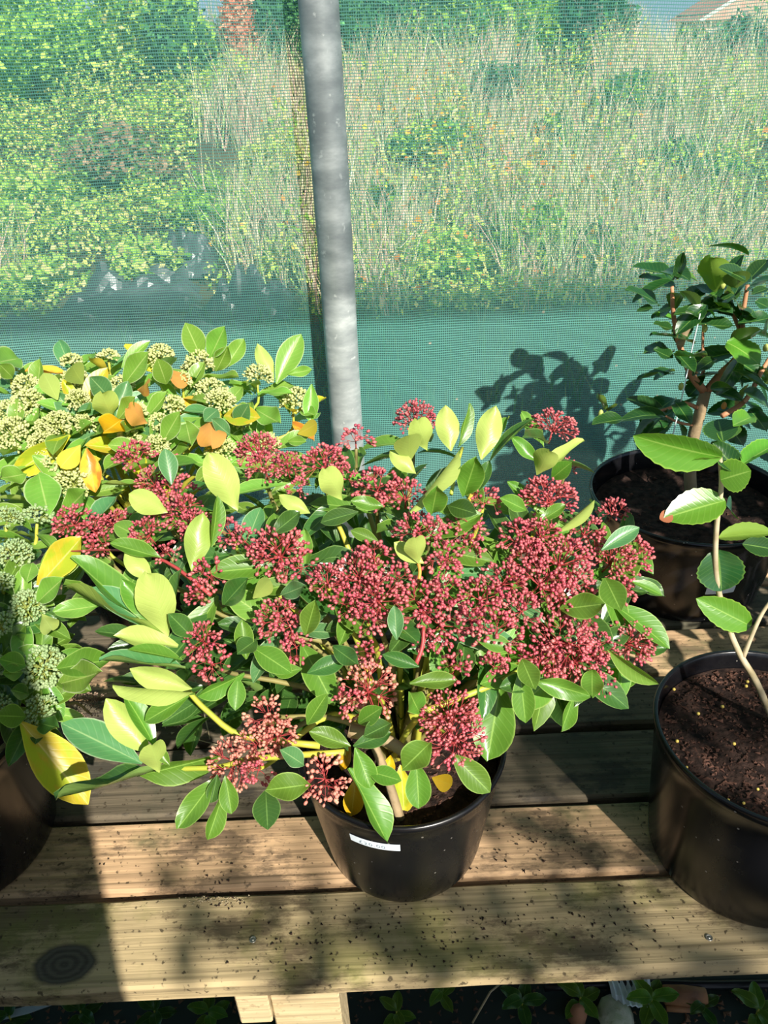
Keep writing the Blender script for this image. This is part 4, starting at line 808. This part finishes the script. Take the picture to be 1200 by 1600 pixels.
for a in [(40,90,8.0,.85,.62,5200,G1,'large dense green bush at the far top left beyond the netting'),(180,60,8.3,.62,.6,4200,G3+G1,'mid green leafy bush in the top left, second from the left edge'),(285,70,8.0,.45,.5,3200,G2+G1,'darker green bush at the top left, left of the reddish bush'),(375,35,8.2,.22,.62,4200,[(.85,.36,.24),(.65,.25,.17),(.9,.5,.34)],'tall narrow russet-red bush at the top, left of the pole'),(440,45,8.8,.42,.75,4600,G2,'blue-green dark tree just left of the pole top'),
 (590,45,8.7,.62,.62,5000,G2,'blue-green dark tree just right of the pole top'),(690,42,8.8,.5,.6,4600,G2+G1,'dark green tree behind the pale slender trunks'),(805,35,8.9,.55,.5,4600,G1,'bright green tree at the top between the pale trunks and the sky gap'),(925,30,8.8,.46,.5,4400,G2+[(.18,.2,.16)],'grey-green dark tree directly left of the sky gap'),
 (1170,70,8.2,.42,.42,2200,G2+[(.3,.34,.3)],'wispy dark shrub at the top right corner below the roof'),(1085,70,8.8,.30,.16,1300,G2+G1,'small dark green shrub under the far roof at top right'),
 (60,330,6.3,.5,.32,2600,G3+G1,'yellow-green shrub at the far left edge, middle height of the bank'),(190,250,7.0,.55,.35,2600,[(.35,.25,.15),(.2,.34,.1),(.45,.3,.2)],'brownish green bramble mound left of centre on the bank'),(330,330,6.0,.35,.24,1700,G1,'green shrub above the crumpled black plastic'),(230,410,5.5,.32,.2,1500,G1+G3,'bright green shrub beside the crumpled black plastic'),(60,440,5.2,.45,.18,1500,G1+G3,'low leafy shrub at the left edge just above the shade line'),
 (770,130,8.2,.5,.26,1800,G2+[(.25,.25,.2)],'dusky dark shrub at the upper middle right of the bank'),(860,220,7.0,.4,.26,1500,G2+G1,'dark green shrub in the dry grass right of centre'),(840,370,5.7,.4,.24,2200,G1,'bright green shrub low on the bank right of the orange flowers'),(930,400,5.5,.3,.24,1300,G2+G1,'dark green shrub low on the bank left of the camellia'),(1090,250,6.5,.5,.22,2200,G2+G1,'dark green shrub in the dry grass above the camellia'),(1000,150,7.6,.6,.2,2200,G1+G2,'low wide green shrub below the sky gap'),(660,220,7.2,.4,.25,1600,G1+G2,'green shrub in the dry grass right of the pole, halfway up'),(700,400,5.4,.34,.2,1600,G1+G3,'yellow-green shrub low on the bank just right of the pole'),(590,330,6.0,.36,.25,1500,G1+G2,'mid-green shrub close to the right side of the pole'),(430,250,6.8,.35,.25,1300,G3,'pale green shrub left of the pole, halfway up the bank')]:
    big=a[2]>7.9 and a[1]<95
    shrub(*a,size=.05 if big else .038,name='tree' if ('tree' in a[7]) else 'shrub',cat='tree' if 'tree' in a[7] else 'shrub')
for (u,lab) in ((688,'leftmost of the pale slender birch trunks at the top right of the pole'),(722,'middle one of the pale slender birch trunks at the top'),(742,'rightmost of the close pale birch trunks at the top'),(893,'lone pale slender trunk at the top left of the sky gap')):
    P=aty(u,60,9.2); z0=bank(P.x,P.y); r=empty('birch_tree',(P.x,P.y,z0),lab,'tree'); b=MB()
    b.tube([(0,0,-.05),(.02,0,.5),(-.01,0,1.1),(.03,.05,2.0)],[.03,.026,.022,.012],8); link('trunk',b.mesh('trunk',simple('birch_bark',(.72,.68,.58),.7,noise_=(14,(.4,.36,.3),.6))),r,world=False)
    rng=np.random.default_rng(u); q=rng.normal(size=(260,3))*np.array([.22,.22,.3])+np.array([0,0,2.0]); V,Fc,Cc=leafcloud(q,rng.uniform(.03,.06,260),pal(G1,260,rng),rng); link('foliage',np_mesh('foliage',V,Fc,MV,Cc),r,world=False)
# far house with a pink roof, top right
hp=aty(1075,18,30); hx=empty('far_house',(hp.x+2.9,30,bank(.5,11)-.6),'far pale house with a pinkish tiled roof at the top right corner','house')
b=MB(); b.box((-2.2,0,0),(2.2,3,1.1)); link('walls',b.mesh('walls',simple('render_wall',(.6,.55,.48),.8),False),hx,world=False)
b=MB(); b.add([(-2.5,-.3,.9),(2.5,-.3,.9),(2.5,3.3,.9),(-2.5,3.3,.9),(.6,-.3,2.6),(.6,3.3,2.6)],[(0,3,2,1),(0,1,4),(2,3,5),(0,4,5,3),(1,2,5,4)]); link('roof',b.mesh('roof',simple('roof_tile',(.55,.27,.2),.8,noise_=(3,(.7,.5,.4),.5)),False),hx,world=False)
for xx in (-1.3,.9):
    b=MB(); b.box((xx-.3,-.04,.3),(xx+.3,.02,.8)); link('window',b.mesh('window',simple('dark_glass',(.03,.04,.05),.1),False),hx,world=False)
b=MB(); b.add([(-2.5,-.32,.86),(.6,-.32,2.56),(.6,-.36,2.68),(-2.62,-.36,.92),(2.5,-.32,.86),(2.62,-.36,.92)],[(0,1,2,3),(1,4,5,2)]); link('barge_board',b.mesh('barge_board',simple('white_board',(.8,.78,.74),.6),False),hx,world=False)
# crumpled black plastic on the left of the bank foot
def tarp(u,v,y,sx,sy,h,seed,lab):
    P=hitbank(u,v); z0=bank(P.x,P.y)-.02; n=26; vs=[]
    for j in range(n+1):
        for i in range(n+1):
            a,c=i/n*2-1,j/n*2-1; e=max(0,1-max(abs(a),abs(c))**3)
            q=abs(noise.noise(Vector((a*2.1,c*2.1,seed))))*1.2+.15*abs(noise.noise(Vector((a*5,c*5,seed+3))))
            vs.append((a*sx*(1+.12*noise.noise(Vector((c*3,seed,0)))),c*sy,h*e*(.35+q)-.02))
    fs=[(j*(n+1)+i,j*(n+1)+i+1,(j+1)*(n+1)+i+1,(j+1)*(n+1)+i) for j in range(n) for i in range(n)]
    tag(link('plastic_sheet',mesh('plastic_sheet',vs,fs,M_sheet,False),None,Matrix.Translation((P.x,P.y,z0))),lab,'plastic sheet')
tarp(215,455,5.0,.42,.25,.24,1,'crumpled grey-black plastic sheet on the left of the bank foot')
tarp(285,405,5.5,.24,.22,.26,2,'smaller crumpled black plastic sheet, uppermost of the three on the bank')
tarp(390,465,4.9,.28,.25,.25,3,'folded black plastic sheet nearest to the left side of the pole')
for i,(u,v) in enumerate(((180,495),(60,500),(280,505))):
    tarp(u,v,4.55,.42,.16,.12,7+i,('low black plastic sheet fold along the shade line, middle of three','low black plastic sheet fold along the shade line, leftmost','low black plastic sheet fold along the shade line, nearest the pole')[i])
# ------------------------------------------------------------------ out-of-view shade casters for the bench and the ground below it
pn=empty('viewer_shadow_screen',(-.75,-.42,-.45),'unseen board screen added behind the viewer to cast a body shadow on the left','screen')  # screen added out of view, its shadow standing in for the viewer's own
PX1=-.333+math.tan(SUN_AZ)*(.489+.42); 
n=6; x0_=-1.45
for i in range(n):
    xa=x0_+(PX1-x0_)*i/n; xb=x0_+(PX1-x0_)*(i+1)/n-.002*(i<n-1)
    b=MB(); b.box((xa+.75,-.01,0),(xb+.75,.01,1.82)); link('board',b.mesh('board',W1,False),pn,world=False)
for z in (.3,1.3): b=MB(); b.box((x0_+.75,-.04,z),(PX1+.73,-.0101,z+.08)); link('rail',b.mesh('rail',W1,False),pn,world=False)

# a low bench added out of view below the viewer to shade the ground
ob=empty('added_low_bench',(0,-.2,-.45),'unseen low slatted bench added to shade the ground under the potted shrubs','bench')
for i in range(5):
    b=MB(); b.box((-1.4,-.24+.13*i,.415),(1.5,-.122+.13*i,.44)); link('plank',b.mesh('plank',W1,False),ob,world=False)
for xa in (-1.3,1.3):
    for ya in (-.22,.30): b=MB(); b.box((xa,ya,0),(xa+.07,ya+.07,.415)); link('leg',b.mesh('leg',W3,False),ob,world=False)
# a leafy shrub to the right of the frame whose shade falls on the back right corner
c3=empty('potted_camellia',(.88,.68,0),'dense camellia bush in a black pot at the right end of the bench','potted plant')
zs6,rs6=pot(c3,0,.14,.115,.22,.03)
for i in range(9):
    a=.7*i; q=c3.location+Vector((.16*math.cos(a),.16*math.sin(a),.45+.25*(i%3)/2)); branch(c3,[c3.location+Vector((0,0,zs6-.01)),c3.location.lerp(q,.5)+Vector((0,0,.16)),q],.007,.003,M_wood)
for i in range(230):
    d=Vector((R.gauss(0,1),R.gauss(0,1),R.gauss(0,1))).normalized(); q=R.random()**.4
    B=c3.location+Vector((d.x*.22*q,d.y*.24*q,.56+d.z*.30*q)); X=(d+Vector((R.gauss(0,.5),R.gauss(0,.5),R.gauss(0,.5)))).normalized()
    place_leaf(c3,B,B+X*.085,.045,Vector((R.gauss(0,.4),R.gauss(0,.4),1)),M_cam,'cam')
# a tree behind the viewer that dapples the front boards
tb=Vector((.25,.60,0))+SUNV*3.4; tr=empty('young_tree',(tb.x+.5,tb.y-.3,-.45),'young leafy tree growing behind the viewer','tree')
b=MB(); b.tube([(0,0,-.03),(.02,0,1.2),(-.05,.05,2.2),(-.1,.1,2.9)],[.04,.035,.028,.015],8); link('trunk',b.mesh('trunk',M_wood),tr,world=False)
clump=[(-.22,.56,.05,16),(-.12,.53,.04,12),(.02,.50,.05,18),(-.02,.60,.04,12),(.12,.54,.05,20),(.20,.60,.045,16),(.28,.53,.05,16),(-.15,.67,.04,14),(.17,.68,.03,10),(.33,.60,.05,12),(-.28,.62,.03,8),(.10,.80,.05,26),(.20,.86,.06,44),(.28,.80,.05,22),(.33,.93,.03,16),(.06,.76,.03,14)]
Pn=[]
bq=MB()
for (x,y,s_,n_) in clump:
    n_=int(n_*.6)
    c_=Vector((x,y,0))+SUNV*(3.4+R.uniform(-.3,.3)); bq.tube([Vector((tb.x+.42,tb.y-.22,1.9)),(Vector((tb.x+.42,tb.y-.22,1.9))+c_)/2+Vector((0,0,.1)),c_],[.012,.008,.004],5)
    for _ in range(n_): Pn.append(c_+Vector((R.gauss(0,s_*.6),R.gauss(0,s_),R.gauss(0,s_*.8))))
bq.v=[v-tr.location for v in bq.v]; link('boughs',bq.mesh('boughs',M_wood),tr,world=False)
Pn=np.array(Pn)-np.array(tr.location); V,Fc,Cc=leafcloud(Pn,NP.uniform(.03,.05,len(Pn)),pal(G1,len(Pn),NP),NP); o=link('foliage',np_mesh('foliage',V,Fc,MV,Cc),tr,world=False); o['kind']='stuff'
# repeats of a kind
for o in bpy.data.objects:
    if o.parent or 'label' not in o: continue
    k=o.name.split('.')[0]
    g={'shrub':'shrubs growing on the bank','tree':'trees along the top of the bank','birch_tree':'pale slender birches at the top of the bank','weed':'weeds under the bench','plastic_sheet':'black plastic sheets at the foot of the bank','potted_camellia':'potted camellias on the right','potted_skimmia':'potted skimmias'}.get(k)
    if g: o['group']=g
